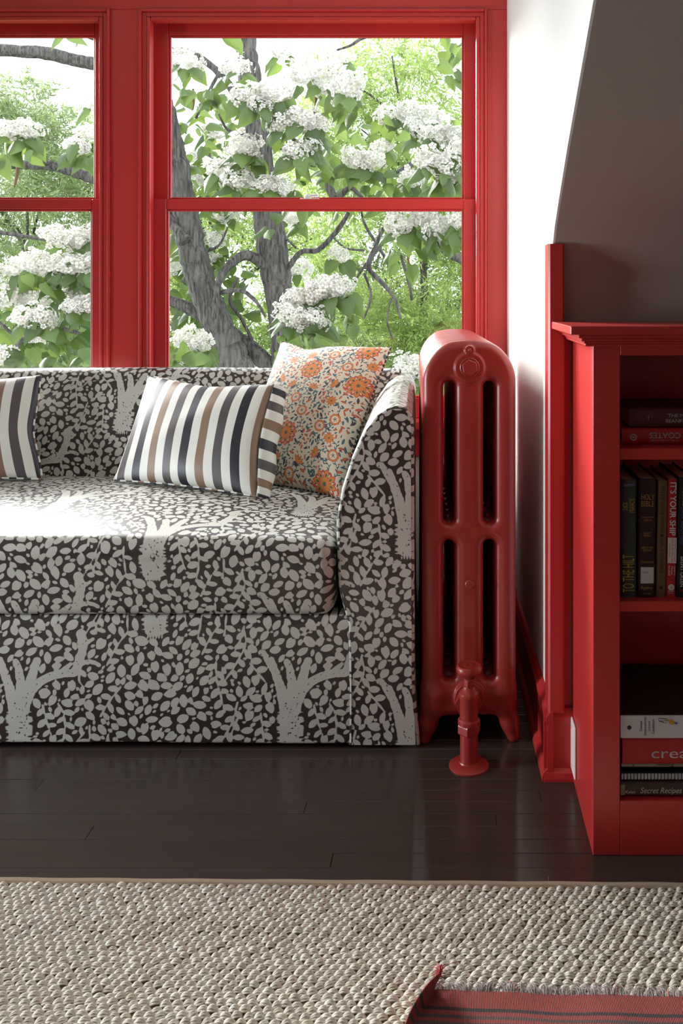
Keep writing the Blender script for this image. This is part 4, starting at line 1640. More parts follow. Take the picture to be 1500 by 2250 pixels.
# BABY BOOMERS
w_ = 0.030
o = book('hardback', 'black book lettered BABY BOOMERS at the right edge', (bx(1486) + .015, YS, ZB), w_, 0.235, 0.16, col_mat('black_cover', (0.012, 0.014, 0.013)), GUP, lean=math.radians(1.0))
yf2 = -0.0036
lettering(o, 'BABY BOOMERS', -0.0052, bz(1155) - ZB, 0.0090, bz(1114) - bz(1196), PUR, yf2, -90)
lettering(o, 'BRENT GREEN', -0.0062, bz(1255) - ZB, 0.0070, bz(1222) - bz(1288), WINK, yf2, -90)
lettering(o, 'MARKETING', 0.0005, bz(1085) - ZB, 0.0055, bz(1066) - bz(1110), REDC, yf2 - .0002, -90)
lettering(o, 'TO LEADING-EDGE', -0.0058, bz(1090) - ZB, 0.0034, bz(1070) - bz(1110), WINK, yf2, -90)
flat(o, 'publisher_mark', disc_pts(-.0062, bz(1297) - ZB, .0032, 12), col_mat('dark_red_ink', (0.15, 0.01, 0.015)), yf2)

# top shelf: two lying books
YT = 1.737
S_ = YT / F
o = book('hardback', 'bright red book lying upside down under the maroon book', (bx(1365) + .115, YT, 0.7855), 0.23, 0.032, 0.16, REDC, GTOP, upright=False, roundness=.005)
yf = -0.0056
lettering(o, 'COATES', bx(1459) - o.location.x, 0.0185, bx(1493) - bx(1425), 0.0115, col_mat('silver_ink', (0.42, 0.40, 0.38)), yf, 180, offset=.015)
lettering(o, 'TA-NEHISI', bx(1459) - o.location.x, 0.0085, bx(1490) - bx(1428), 0.0034, M['silver_ink'], yf + .0006, 180)
md = flat(o, 'round_medal', disc_pts(bx(1390) - o.location.x, .0150, .0068), M['silver_ink'], yf + .0003)
flat(md, 'medal_centre', disc_pts(bx(1390) - o.location.x, .0150, .0042), REDC, yf + .0001)
flat(md, 'medal_dot', disc_pts(bx(1390) - o.location.x, .0150, .0022), M['silver_ink'], yf - .0001)
flat(o, 'spine_rule', [(bx(1411) - o.location.x, .004), (bx(1411) - o.location.x + .0007, .004), (bx(1411) - o.location.x + .0007, .028), (bx(1411) - o.location.x, .028)], DBR, yf + .0012)
o = book('hardback', 'dull maroon book lying on top of the red book', (bx(1382) + .12, YT + .002, 0.818), 0.24, 0.039, 0.16, col_mat('dull_maroon_cover', (0.11, 0.028, 0.034)), GTOP, upright=False, roundness=.005)
SIL = col_mat('pale_ink', (0.50, 0.45, 0.42))
lettering(o, 'THE MILAGRO', bx(1467) + .035 - o.location.x, 0.0250, 0.072, 0.0066, SIL, yf)
lettering(o, 'BEANFIELD WAR', bx(1463) + .040 - o.location.x, 0.0145, 0.082, 0.0066, SIL, yf)
lettering(o, 'JOHN\nNICHOLS', bx(1404) - o.location.x, 0.0195, 0.018, 0.0085, col_mat('faded_ink', (0.16, 0.06, 0.09)), yf)
flat(o, 'spine_rule', [(bx(1423) - o.location.x, .016), (bx(1423) - o.location.x + .0008, .016), (bx(1423) - o.location.x + .0008, .024), (bx(1423) - o.location.x, .024)], SIL, yf)

# bottom shelf stack
YB = 1.704
S_ = YB / F
z = 0.1058
o = book('cookbook', 'brown cookbook Secret Recipes at the bottom of the stack', (bx(1362) + .125, YB, z), 0.25, 0.0285, 0.2, col_mat('brown_cover', (0.060, 0.034, 0.028)), GLOW, upright=False, roundness=.003)
yf = -0.0036
CRM = col_mat('cream_ink', (0.55, 0.52, 0.48))
lettering(o, 'Secret Recipes', bx(1451) - o.location.x, 0.0125, bx(1497) - bx(1406), 0.0145, CRM, yf, 0, 0.3)
lettering(o, 'Kates', bx(1383.5) - o.location.x, 0.0115, bx(1395) - bx(1372), 0.0062, CRM, yf, 0, 0.3)
part('worn_corner', MB().box(-0.1252, -0.116, -0.0030, 0.002, 0.004, 0.025, .0008), col_mat('worn_board', (0.22, 0.17, 0.09)), o, False, False)
z += 0.0287
# spiral notebook
o = thing('spiral_notebook', 'black spiral bound notebook with white pages in the stack', 'notebook', (bx(1364) + .11, YB + .004, z), group=GLOW)
part('cover', MB().box(-.11, .11, 0.004, 0.20, 0.0005, 0.0022).box(-.11, .11, 0.004, 0.20, 0.0125, 0.0150), BINK, o, False, False)
part('pages', MB().box(-.108, .108, 0.001, 0.198, 0.0022, 0.0125), col_mat('notebook_paper', (0.60, 0.60, 0.68)), o, False, False)
coil = MB()
nr = 32
for k in range(nr):
    x = -0.105 + k * 0.0066
    coil.tube([(x + 0.0012 * (a / 10), 0.004 + 0.0095 * -math.sin(a / 10 * PI * 1.9 + .1) * .9, 0.0105 + 0.0098 * -math.cos(a / 10 * PI * 1.9 + .1)) for a in range(11)], 0.0007, 5)
part('wire_coil', coil, BINK, o, True, False)
mb = MB()
for k in range(nr):
    x = -0.105 + k * 0.0066
    mb.box(x + .0015, x + .0022, 0.0002, 0.0012, 0.0025, 0.0122)
part('page_ruling', mb, BINK, o, False, False)
z += 0.0225
o = book('pamphlet', 'thin beige paperback lying upside down above the spiral notebook', (bx(1367) + .105, YB + .010, z), 0.21, 0.0105, 0.18, col_mat('beige_cover', (0.38, 0.32, 0.22)), GLOW, upright=False, soft=True, roundness=.0008)
lettering(o, 'Patzen', bx(1463) - o.location.x, 0.0058, 0.031, 0.0068, DBR, -0.0016, 180)
lettering(o, 'K', bx(1392) - o.location.x, 0.0058, 0.005, 0.0068, DBR, -0.0016, 180)
z += 0.0108
o = book('cookbook', 'thick red book lettered crea in the stack', (bx(1367) + .13, YB, z), 0.26, 0.0508, 0.2, col_mat('red_book_cover', (0.46, 0.03, 0.03)), GLOW, upright=False, roundness=.0012)
lettering(o, 'creative', bx(1430) + .066 - o.location.x, 0.0230, 0.132, 0.0185, col_mat('grey_ink', (0.55, 0.53, 0.52)), -0.0018)
z += 0.0511
o = thing('ring_binder', 'white school cookbook ring binder on top of the bottom stack', 'binder', (bx(1362.5) + .13, YB, z), group=GLOW)
part('cover', MB().box(-.13, .13, 0, 0.0035, 0.0003, 0.0445, .0012, 2), col_mat('white_vinyl', (0.66, 0.66, 0.70), 0.35), o, False, False)
part('board', MB().box(-.13, .13, 0.0032, 0.24, 0.0003, 0.0030, .0008), col_mat('shade_board', (0.035, 0.024, 0.020), 0.6), o, False, False)
part('board', MB().box(-.13, .13, 0.0032, 0.24, 0.0418, 0.0445, .0008), M['shade_board'], o, False, False)
part('pages', MB().box(-.122, .122, 0.018, 0.225, 0.004, 0.036), M['paper'], o, False, False)
flat(o, 'finger_hole', disc_pts(bx(1382) - o.location.x, .0215, .0041), BINK, -.0004)
for k, (t_, le) in enumerate((('Denver', 23), ('International', 40), ('School', 21), ('Cookbook', 32))):
    base_ = {0: 1606, 1: 1615, 2: 1605.5, 3: 1611.5}[k]
    lettering(o, t_, bx(1407.5 + k * 8.9) - o.location.x, EYE - (base_ - le / 2 - CY) * S_ - z, 0.0052, le * S_, BINK, -.0005, 90)


def bl(px, py):
    return (bx(px) - o.location.x, EYE - (py - CY) * S_ - z)


dr = flat(o, 'drawing_body', [bl(1466, 1581), bl(1474, 1580.5), bl(1482, 1586), bl(1481, 1591), bl(1476, 1592), bl(1470, 1590), bl(1466.5, 1585)][::-1], col_mat('orange_ink', (0.55, 0.28, 0.03)), -.0006)
flat(dr, 'drawing_foot', [bl(1481, 1586), bl(1484, 1588), bl(1488, 1586), bl(1487, 1591), bl(1483, 1590.5), bl(1480.5, 1588)][::-1], col_mat('blue_ink', (0.05, 0.12, 0.38)), -.0008)
mb = MB()
for pl_ in ([(1446, 1578), (1447, 1584), (1463, 1589), (1464, 1579), (1446, 1578)], [(1447, 1584), (1466, 1583)], [(1446, 1578), (1466, 1581)], [(1450, 1584), (1459, 1587)]):
    mb.tube([(bl(*p)[0], -.0006, bl(*p)[1]) for p in pl_], .00028, 4)
link('drawing_lines', mb.mesh('drawing_lines', BINK), dr)

# ------------------------------------------------------------------ sisal rug
def yedge(x):
    return 1.601 - 0.0115 * x


RGX0, RGX1, RGY0 = -1.5, 1.2, 0.75
rug = thing('sisal_rug', 'beige chunky woven sisal rug across the bottom of the photo', 'rug', (0, 1.3, 0))
mb = MB()
mb.prism([(RGX0, RGY0), (RGX1, RGY0), (RGX1, yedge(RGX1) - .002), (RGX0, yedge(RGX0) - .002)], 2, 0.0008, 0.0042)
part('backing', mb, M['sisal_back'], rug)
mb = MB()
npt = 60
pts = [(RGX0 + (RGX1 - RGX0) * i / npt, yedge(RGX0 + (RGX1 - RGX0) * i / npt) - .005, 0.0072 + .0006 * math.sin(i * 1.7)) for i in range(npt + 1)]
mb.tube(pts, 0.0064, 8)
part('bound_edge', mb, M['binding'], rug, True)


def strand_template(ns, seg, sides, r, fan):
    V, Fc = [], []
    off = 0
    for s in range(ns):
        q = (s - (ns - 1) / 2) / max(1, (ns - 1) / 2) if ns > 1 else 0.0
        cpts = []
        for k in range(seg + 1):
            t = k / seg
            sn = math.sin(PI * t)
            cpts.append(np.array([-.0090 + .0180 * t, q * fan * (0.35 + .65 * sn) + .0028 * (t - .5), .0022 + (.0078 - .0030 * q * q) * sn ** .8]))
        for k in range(seg + 1):
            d = cpts[min(k + 1, seg)] - cpts[max(k - 1, 0)]
            d /= np.linalg.norm(d)
            a = np.cross(d, [0, 1, 0])
            a /= np.linalg.norm(a)
            b_ = np.cross(d, a)
            for j in range(sides):
                an = 2 * PI * j / sides
                V.append(cpts[k] + (a * math.cos(an) + b_ * math.sin(an)) * r)
        for k in range(seg):
            for j in range(sides):
                Fc.append((off + k * sides + j, off + k * sides + (j + 1) % sides, off + (k + 1) * sides + (j + 1) % sides, off + (k + 1) * sides + j))
        off += (seg + 1) * sides
    return np.array(V), np.array(Fc)


def scatter(pos, tV, tF, ang, scl):
    n, k = len(pos), len(tV)
    c_, s_ = np.cos(ang)[:, None], np.sin(ang)[:, None]
    x = tV[None, :, 0] * scl[:, 0:1]
    yv = tV[None, :, 1] * scl[:, 1:2]
    X = x * c_ - yv * s_ + pos[:, 0:1]
    Y = x * s_ + yv * c_ + pos[:, 1:2]
    Z = tV[None, :, 2] * scl[:, 2:3] + pos[:, 2:3]
    V = np.stack([X, Y, Z], -1).reshape(-1, 3)
    Fc = (tF[None] + (np.arange(n) * k)[:, None, None]).reshape(-1, tF.shape[1])
    return V, Fc


PX_, PY_ = 0.0166, 0.0118
ii, jj = np.meshgrid(np.arange(int((RGX1 - RGX0) / PX_)), np.arange(int((1.6 - RGY0) / PY_)), indexing='ij')
tx = RGX0 + .01 + ii * PX_ + (jj % 2) * PX_ / 2 + .0022 * np.sin(jj * .7)
ty = yedge(tx) - .0165 - jj * PY_ + .0015 * np.sin(tx * 31)
tx, ty = tx.ravel() + RNG.normal(0, .0009, tx.size), ty.ravel() + RNG.normal(0, .0008, ty.size)
near = (ty > 1.215) & (tx > -0.86) & (tx < 0.56)
for nm, msk, tmpl in (('woven_loops', near, strand_template(5, 6, 4, .00175, .0052)), ('woven_loops', ~near & (ty > RGY0 + .01), strand_template(1, 4, 5, .0046, 0))):
    tV, tF = tmpl
    p = np.stack([tx[msk], ty[msk], np.full(msk.sum(), .0008)], 1)
    n = len(p)
    V, Fc = scatter(p, tV, tF, RNG.normal(0.12, .16, n), np.stack([RNG.uniform(.86, 1.1, n), RNG.uniform(.9, 1.15, n), RNG.uniform(.85, 1.2, n)], 1))
    o = link(nm, np_mesh(nm, V - np.array([0, 1.3, 0]), Fc, M['sisal'], True), rug)
    o['kind'] = 'stuff'
# stray fibres
mb = MB()
rs = random.Random(2)
for k in range(260):
    x, yv = rs.uniform(-.85, .5), rs.uniform(1.24, 1.6)
    an, le = rs.uniform(0, 6.28), rs.uniform(.006, .016)
    cxv, cyv = math.cos(an) * le, math.sin(an) * le
    mb.tube([(x, yv, .008), (x + cxv * .4, yv + cyv * .4, .013 + rs.uniform(0, .003)), (x + cxv, yv + cyv, .011 + rs.uniform(0, .006))], .00022, 3, cap=False)
o = part('stray_fibres', mb, M['sisal'], rug, True)
o['kind'] = 'stuff'

# ------------------------------------------------------------------ red kilim with curled corner and grey fringe
kil = thing('kilim_rug', 'red flatweave rug with dark stripes and grey fringe lying on the sisal', 'rug', (0.3, 1.2, 0))
NA, NT = 150, 110
AL, TL_ = 0.95, 0.50
rows = []
weft = []
for j in range(NT):
    t = TL_ * (j / (NT - 1)) ** 1.3
    yb_ = 1.342 - t * 0.98
    # left edge, and how far the corner curls up
    xe = -0.062 - 0.06 * t
    L = 0.046 * max(0.0, 1 - t / 0.105) ** 0.8
    phi = 1.9 * max(0.0, 1 - t / 0.12) ** 0.7
    a = np.concatenate([np.linspace(0, 0.06, 40), np.linspace(0.065, AL, NA - 40)])
    x = xe + a
    yv = yb_ - 0.037 * (a - .03)
    zv = np.full(NA, .0150)
    zv += .0012 * np.sin(a * 21 + t * 9) * np.sin(t * 30 + 1) + .0008 * np.sin(a * 47)
    if L > 0.001:
        k0 = np.searchsorted(a, L)
        x_, z_ = x[k0], zv[k0]
        for k in range(k0 - 1, -1, -1):
            ds = a[k + 1] - a[k]
            q = L - a[k]
            ph = phi * min(1.0, q / 0.012)
            x_ -= ds * math.cos(ph)
            z_ += ds * math.sin(ph)
            x[k], zv[k] = x_, z_
            yv[k] -= 0.35 * q * (1 - t / .105)
    rows.append(np.stack([x, yv, zv], -1))
    weft.append(np.full(NA, t / 0.112) + .006 * np.sin(a * 15))
P = np.stack(rows, 0)
wf = np.clip(np.stack(weft, 0), 0, None)
wf = np.where(wf > 1, wf % 1, wf)
me = np_mesh('woven_field', P.reshape(-1, 3) - np.array([0.3, 1.2, 0]), grid_faces(NT, NA), M['kilim'], True, {'weft': wf.ravel()})
wfo = link('woven_field', me, kil)
md_ = wfo.modifiers.new('thickness', 'SOLIDIFY')
md_.thickness = 0.0022
md_.offset = 1
mb, mr = MB(), MB()
rk = random.Random(6)
for k in range(900):
    a = rk.uniform(0.0, 0.92)
    i = np.searchsorted(np.concatenate([np.linspace(0, 0.06, 40), np.linspace(0.065, AL, NA - 40)]), a)
    p0 = P[0, min(i, NA - 1)]
    x0 = p0[0] + rk.uniform(-.003, .003)
    le = rk.uniform(.007, .021)
    sx = rk.gauss(0.3 * math.sin(a * 60), .45)
    z0 = p0[2]
    lift = rk.uniform(-.001, .006)
    tgt = mb if rk.random() > .02 and a > .03 else mr
    tgt.tube([(x0, p0[1] - .002, z0 + .001), (x0 + sx * le * .4, p0[1] + le * .4, z0 + .002 + lift * .7), (x0 + sx * le * .9, p0[1] + le * .8, z0 + .001 + lift), (x0 + sx * le * 1.3, p0[1] + le, z0 - .001 + lift * .8)], [.0007, .0006, .0005, .0003], 4, cap=False)
o = part('fringe', mb, M['fringe'], kil, True)
o['kind'] = 'stuff'
o = part('red_fringe', mr, M['fringe_red'], kil, True)
o['kind'] = 'stuff'

# ------------------------------------------------------------------ garden seen through the windows
GZ = -3.2
o = struct('ground', MB().box(-16, 14, 3.6, 26, GZ - .1, GZ), M['grass'])
# outside of the house below the windows
rc = random.Random(21)


def smooth_path(pts, rads, step=0.06):
    P_ = [Vector(p) for p in pts]
    out, rr_ = [], []
    Q = [2 * P_[0] - P_[1]] + P_ + [2 * P_[-1] - P_[-2]]
    for i in range(1, len(Q) - 2):
        n = max(2, int((Q[i + 1] - Q[i]).length / step))
        for k in range(n):
            t = k / n
            out.append(0.5 * ((2 * Q[i]) + (Q[i + 1] - Q[i - 1]) * t + (2 * Q[i - 1] - 5 * Q[i] + 4 * Q[i + 1] - Q[i + 2]) * t * t + (3 * Q[i] - Q[i - 1] - 3 * Q[i + 1] + Q[i + 2]) * t ** 3))
            rr_.append(rads[i - 1] * (1 - t) + rads[i] * t)
    out.append(P_[-1])
    rr_.append(rads[-1])
    return out, rr_


def limb(name, parent, pix, y0, y1=None, n=14, mat=None, wob=0.06):
    """woody limb through frame points (px, py, radius px), depth running from y0 to y1"""
    y1 = y0 if y1 is None else y1
    k = len(pix)
    pts, rads = [], []
    for i, (px, py, r) in enumerate(pix):
        yv = y0 + (y1 - y0) * i / (k - 1)
        pts.append(at(px, py, yv))
        rads.append(r * yv / F)
    cc, rr_ = smooth_path(pts, rads, max(0.03, rads[0] * .7))
    rr_ = [r * (1 + rc.uniform(-wob, wob)) for r in rr_]
    cc = [p + Vector((rc.uniform(-1, 1), rc.uniform(-1, 1), rc.uniform(-1, 1))) * r * wob for p, r in zip(cc, rr_)]
    mb = MB().tube(cc, rr_, n)
    return part(name, mb, mat or M['bark'], parent, True, angle=None)


cat = thing('catalpa_tree', 'flowering tree with grey trunks, heart shaped leaves and white blossom outside the windows', 'tree', tuple(at(650, 650, 6.2).xy) + (GZ,))
gpy = 650 + (EYE - GZ) * F / 6.2
limb('trunk', cat, [(262, -60, 13), (300, 50, 16), (335, 150, 18), (358, 225, 21), (372, 285, 23), (385, 350, 26), (400, 440, 28), (418, 530, 30), (445, 630, 31), (485, 730, 33), (530, 840, 35), (600, 1100, 40), (640, 1500, 46), (652, gpy, 60)], 6.0, 6.2, 18)
limb('trunk', cat, [(530, -60, 20), (537, 30, 22), (541, 110, 23), (552, 210, 26), (566, 320, 29), (580, 430, 31), (598, 540, 33), (612, 640, 31), (628, 760, 32), (640, 1000, 38), (650, 1500, 46), (655, gpy + 12, 56)], 6.4, 6.25, 18)
LIMBS = [
    ([(330, 640, 11), (368, 658, 12), (427, 683, 15), (515, 740, 18), (583, 797, 19), (640, 880, 22)], 6.35, 6.3),
    ([(598, 600, 13), (578, 581, 12), (544, 561, 12), (510, 576, 10), (487, 604, 8), (476, 644, 7), (470, 700, 5)], 6.3, 5.9),
    ([(480, 644, 6), (527, 638, 5), (560, 660, 4), (583, 695, 3)], 6.0, 5.8),
    ([(620, 610, 7), (634, 587, 6), (662, 553, 6), (697, 550, 6), (730, 519, 6), (759, 479, 5), (775, 440, 4)], 6.3, 6.1),
    ([(842, 500, 4), (827, 536, 5), (810, 587, 6), (844, 626, 5), (866, 655, 4), (880, 700, 3)], 6.6, 6.5),
    ([(690, 330, 8), (700, 352, 9), (720, 376, 9), (724, 416, 10), (740, 436, 8), (768, 412, 6), (796, 436, 4)], 6.0, 5.9),
    ([(598, 300, 10), (640, 340, 9), (690, 360, 8)], 6.35, 6.0),
    ([(940, 520, 6), (980, 553, 9), (1014, 570, 11), (1100, 600, 14)], 6.2, 6.4),
    ([(870, 380, 4), (905, 360, 6), (950, 350, 7), (1010, 345, 9), (1100, 340, 12)], 5.9, 6.3),
    ([(-160, 95, 12), (0, 110, 13), (100, 117, 14), (208, 140, 14), (300, 128, 11), (400, 112, 8), (470, 150, 8), (545, 240, 12)], 6.1, 6.4),
    ([(170, 68, 5), (205, 82, 7), (300, 100, 8)], 6.0, 6.1),
    ([(-160, 350, 11), (0, 360, 11), (110, 364, 11), (208, 393, 12), (300, 412, 13), (390, 440, 15)], 5.9, 6.05),
    ([(60, 318, 3), (90, 340, 4), (105, 362, 4)], 5.9, 5.9),
    ([(-60, 800, 6), (20, 775, 7), (60, 742, 7), (130, 722, 6), (190, 738, 4)], 5.6, 5.5),
    ([(60, 742, 4), (30, 690, 3), (10, 640, 2)], 5.6, 5.5),
    ([(-40, 505, 5), (60, 520, 4), (140, 535, 3)], 5.7, 5.6),
    ([(368, 470, 10), (385, 500, 12), (410, 530, 14)], 6.05, 6.0),
    ([(400, 620, 4), (440, 560, 4), (480, 540, 3), (500, 500, 2)], 6.1, 6.4),
    ([(560, 760, 4), (530, 700, 4), (505, 660, 4), (520, 610, 3)], 6.3, 6.2),
    ([(740, 110, 2), (770, 100, 3), (800, 82, 4), (860, 70, 5)], 6.2, 6.3),
    ([(500, 130, 3), (470, 180, 4), (430, 260, 3)], 6.0, 5.9),
    ([(880, 560, 3), (895, 610, 4), (905, 660, 3)], 6.2, 6.2),
    ([(870, 480, 3), (850, 520, 4), (820, 560, 4), (790, 600, 3), (770, 640, 2)], 6.7, 6.6),
    ([(790, 440, 2), (800, 490, 3), (830, 540, 4), (860, 590, 3)], 6.8, 6.7),
    ([(800, 600, 3), (815, 650, 3), (800, 700, 2)], 6.7, 6.7),
    ([(860, 655, 2), (850, 700, 2), (862, 745, 2)], 6.8, 6.8),
    ([(730, 520, 2), (760, 545, 2), (800, 550, 3)], 6.4, 6.6),
    ([(650, 545, 2), (625, 520, 3), (610, 500, 3)], 6.3, 6.3),
    ([(690, 240, 3), (700, 300, 4), (705, 350, 5)], 5.9, 6.0),
    ([(480, 250, 2), (500, 285, 3), (540, 300, 4), (566, 330, 5)], 6.1, 6.4),
    ([(-10, 700, 3), (30, 735, 4), (60, 745, 5)], 5.5, 5.6),
    ([(120, 680, 2), (100, 720, 3), (90, 740, 4)], 5.4, 5.6),
]
for pix, a, c in LIMBS:
    limb('branch', cat, pix, a, c, 10)
for pix, a in (([(45, 318, 3), (42, 350, 4), (34, 400, 3), (30, 412, 1)], 5.5), ([(424, 195, 2), (425, 225, 3), (423, 242, 2)], 5.8), ([(560, 205, 4), (545, 215, 3), (520, 222, 2)], 5.4), ([(895, 560, 3), (900, 590, 3), (908, 620, 2)], 5.8), ([(692, 185, 3), (694, 215, 3), (692, 240, 2)], 5.5)):
    limb('seed_pod', cat, pix, a, a, 6, M['pod'])


# heart-shaped leaves
def heart(bend, fold, seed):
    ts = [0, .04, .12, .24, .38, .54, .70, .84, .94, 1.0]
    ws = [.08, .22, .32, .37, .345, .27, .17, .085, .035, .0]
    bx_ = [.02, -.05, -.07, -.04, 0, 0, 0, 0, 0, 0]
    V, Fc = [], []
    rg_ = random.Random(seed)
    for i, (t, w_, xb) in enumerate(zip(ts, ws, bx_)):
        for k, s in enumerate((-1, -.5, 0, .5, 1)):
            x = t + (xb * abs(s) * 1.6 if abs(s) > .6 else xb * .4 * abs(s))
            yv = w_ * s
            zv = -bend * t * t - fold * (abs(s) * w_) ** 1.3 + .015 * math.sin(9 * t + s * 3 + seed)
            V.append((x, yv, zv))
    for i in range(len(ts) - 1):
        for k in range(4):
            Fc.append((i * 5 + k, (i + 1) * 5 + k, (i + 1) * 5 + k + 1, i * 5 + k + 1))
    return np.array(V), np.array(Fc)


HV = [heart(b_, f_, sd) for b_, f_, sd in ((.22, .55, 0), (.40, .45, 1), (.14, .9, 2), (.32, .35, 3))]
leaf_me = [np_mesh('leaf', v, f, M['catalpa_leaf'], True, {'tone': np.full(len(v), sd * .23)}) for sd, (v, f) in enumerate(HV)]
LEAVES = []    # (location, rotation matrix, size, variant)


def add_leaf(p, d, nrm, size):
    d = d.normalized()
    nrm = (nrm - d * nrm.dot(d)).normalized()
    b_ = nrm.cross(d)
    Rm = Matrix((d, b_, nrm)).transposed()
    LEAVES.append((p, Rm, size, rc.randrange(4)))


# blossom clusters (panicles)
def cluster_mesh(seed):
    rg_ = np.random.default_rng(seed)
    fl_v = [(0, 0, -.35)]
    fl_t = [1.0]
    fl_f = []
    for k in range(5):
        a = k * 2 * PI / 5
        for da, r, z, t in ((-.42, .36, .02, .25), (.42, .36, .02, .25), (-.55, .85, .10, 0), (0, 1.05, .02, 0), (.55, .85, .10, 0)):
            fl_v.append((r * math.cos(a + da), r * math.sin(a + da), z))
            fl_t.append(t)
        i = 1 + k * 5
        fl_f += [(0, i, i + 1), (i, i + 2, i + 3), (i, i + 3, i + 1), (i + 1, i + 3, i + 4)]
    fl_v, fl_f, fl_t = np.array(fl_v, float), np.array(fl_f), np.array(fl_t)
    V, Fc, T_ = [], [], []
    n = 74
    for k in range(n):
        ph = PI * (3 - 5 ** .5) * k + rg_.normal(0, .1)
        zz = 1 - 2 * (k + .5) / n
        d = np.array([math.cos(ph) * math.sqrt(1 - zz * zz), math.sin(ph) * math.sqrt(1 - zz * zz), zz])
        lump = 1 + .24 * math.sin(3 * ph + seed) * math.sin(4 * zz + seed * 2) + rg_.normal(0, .07)
        c = d * np.array([1.0, 1.0, .74]) * lump * rg_.uniform(.66, 1.08)
        nr = d * .8 + rg_.normal(0, .35, 3) + np.array([0, -.35, .1])
        nr /= np.linalg.norm(nr)
        a = np.cross(nr, rg_.normal(0, 1, 3))
        a /= np.linalg.norm(a)
        b_ = np.cross(nr, a)
        r = rg_.uniform(.18, .25)
        V.append(c + (fl_v[:, :1] * a + fl_v[:, 1:2] * b_ + fl_v[:, 2:3] * nr) * r)
        Fc.append(fl_f + k * len(fl_v))
        T_.append(fl_t * rg_.uniform(.35, 1.0))
    return np_mesh('flower_cluster', np.concatenate(V), np.concatenate(Fc), M['blossom'], False, {'throat': np.concatenate(T_)})


cl_me = [cluster_mesh(k) for k in range(6)]
CL = [(410, 132, 44, 5.6), (512, 143, 38, 5.7), (455, 215, 36, 7.4), (548, 212, 42, 5.3), (598, 200, 44, 5.25), (572, 228, 34, 5.2), (672, 158, 50, 5.6), (722, 172, 48, 5.4), (760, 190, 44, 5.2),
      (615, 112, 28, 6.3), (745, 128, 34, 6.3), (618, 272, 40, 5.2), (665, 258, 46, 5.2), (690, 275, 34, 5.25), (650, 332, 34, 5.1), (680, 318, 26, 5.15), (532, 318, 42, 5.3), (545, 338, 34, 5.3),
      (488, 372, 40, 5.4), (520, 390, 42, 5.3), (585, 404, 32, 5.2), (622, 412, 30, 5.2), (470, 285, 34, 7.2), (430, 350, 38, 7.0), (425, 395, 34, 7.0), (780, 346, 36, 5.5), (815, 352, 36, 5.5), (838, 322, 26, 6.0),
      (850, 252, 32, 5.9), (895, 246, 36, 5.8), (940, 254, 38, 5.7), (925, 282, 34, 5.6), (965, 298, 40, 5.4), (1002, 302, 38, 5.4), (945, 350, 44, 4.9), (980, 362, 48, 4.8), (1015, 330, 40, 4.9), (985, 390, 30, 4.9), (905, 395, 36, 5.6), (880, 428, 30, 5.7),
      (885, 488, 42, 5.1), (932, 478, 40, 5.1), (962, 502, 44, 5.0), (1012, 482, 36, 4.9), (745, 558, 28, 5.6), (720, 632, 44, 5.0), (748, 628, 36, 5.0), (690, 645, 40, 5.0), (640, 690, 40, 4.9), (668, 705, 38, 4.9), (700, 698, 34, 4.9), (650, 655, 34, 5.0),
      (418, 742, 38, 5.2), (440, 755, 30, 5.1), (468, 525, 34, 6.8), (455, 570, 30, 6.8), (500, 470, 30, 6.9), (380, 585, 30, 6.8), (640, 480, 30, 6.9), (655, 590, 40, 7.0), (905, 800, 40, 4.7), (920, 830, 34, 4.7), (385, 800, 26, 5.1),
      (20, 285, 38, 5.4), (55, 288, 36, 5.4), (192, 290, 32, 5.3), (168, 320, 30, 5.2), (205, 225, 26, 5.8), (130, 518, 38, 5.5), (180, 528, 42, 5.4), (215, 510, 36, 5.4), (40, 588, 36, 5.3), (90, 578, 42, 5.2), (150, 582, 44, 5.2), (200, 580, 40, 5.2),
      (15, 650, 44, 5.3), (70, 655, 44, 5.4), (150, 645, 40, 5.3), (195, 640, 40, 5.3), (60, 692, 36, 4.9), (95, 700, 36, 4.9), (165, 672, 34, 4.9), (198, 670, 34, 4.9), (8, 780, 40, 4.9), (80, 740, 26, 5.6), (200, 742, 22, 5.3), (-40, 600, 44, 5.3), (-60, 300, 40, 5.4)]
coff = Vector(cat.location)
for i, (px, py, s, yv) in enumerate(CL):
    p = at(px, py, yv)
    r = s * yv / F * .98
    o = link('flower_cluster', cl_me[i % 6], cat, p - coff, (rc.uniform(-.3, .3), rc.uniform(-.3, .3), rc.uniform(0, 6.28)), (r * rc.uniform(.95, 1.15), r * .95, r * rc.uniform(.76, .95)))
    nl = 5 if yv < 5.8 else 3
    a0 = rc.uniform(0, 6.28)
    for k in range(nl):
        a = a0 + k * 2 * PI / nl + rc.uniform(-.5, .5)
        d = Vector((math.cos(a), math.sin(a) * .8 - .25, rc.uniform(-1.7, -.45)))
        q = p + Vector((math.cos(a) * r * .55, math.sin(a) * r * .55, -r * rc.uniform(.25, .8)))
        add_leaf(q, d, Vector((rc.uniform(-.4, .4), rc.uniform(-.9, -.1), rc.uniform(.2, .9))), rc.uniform(.10, .158))
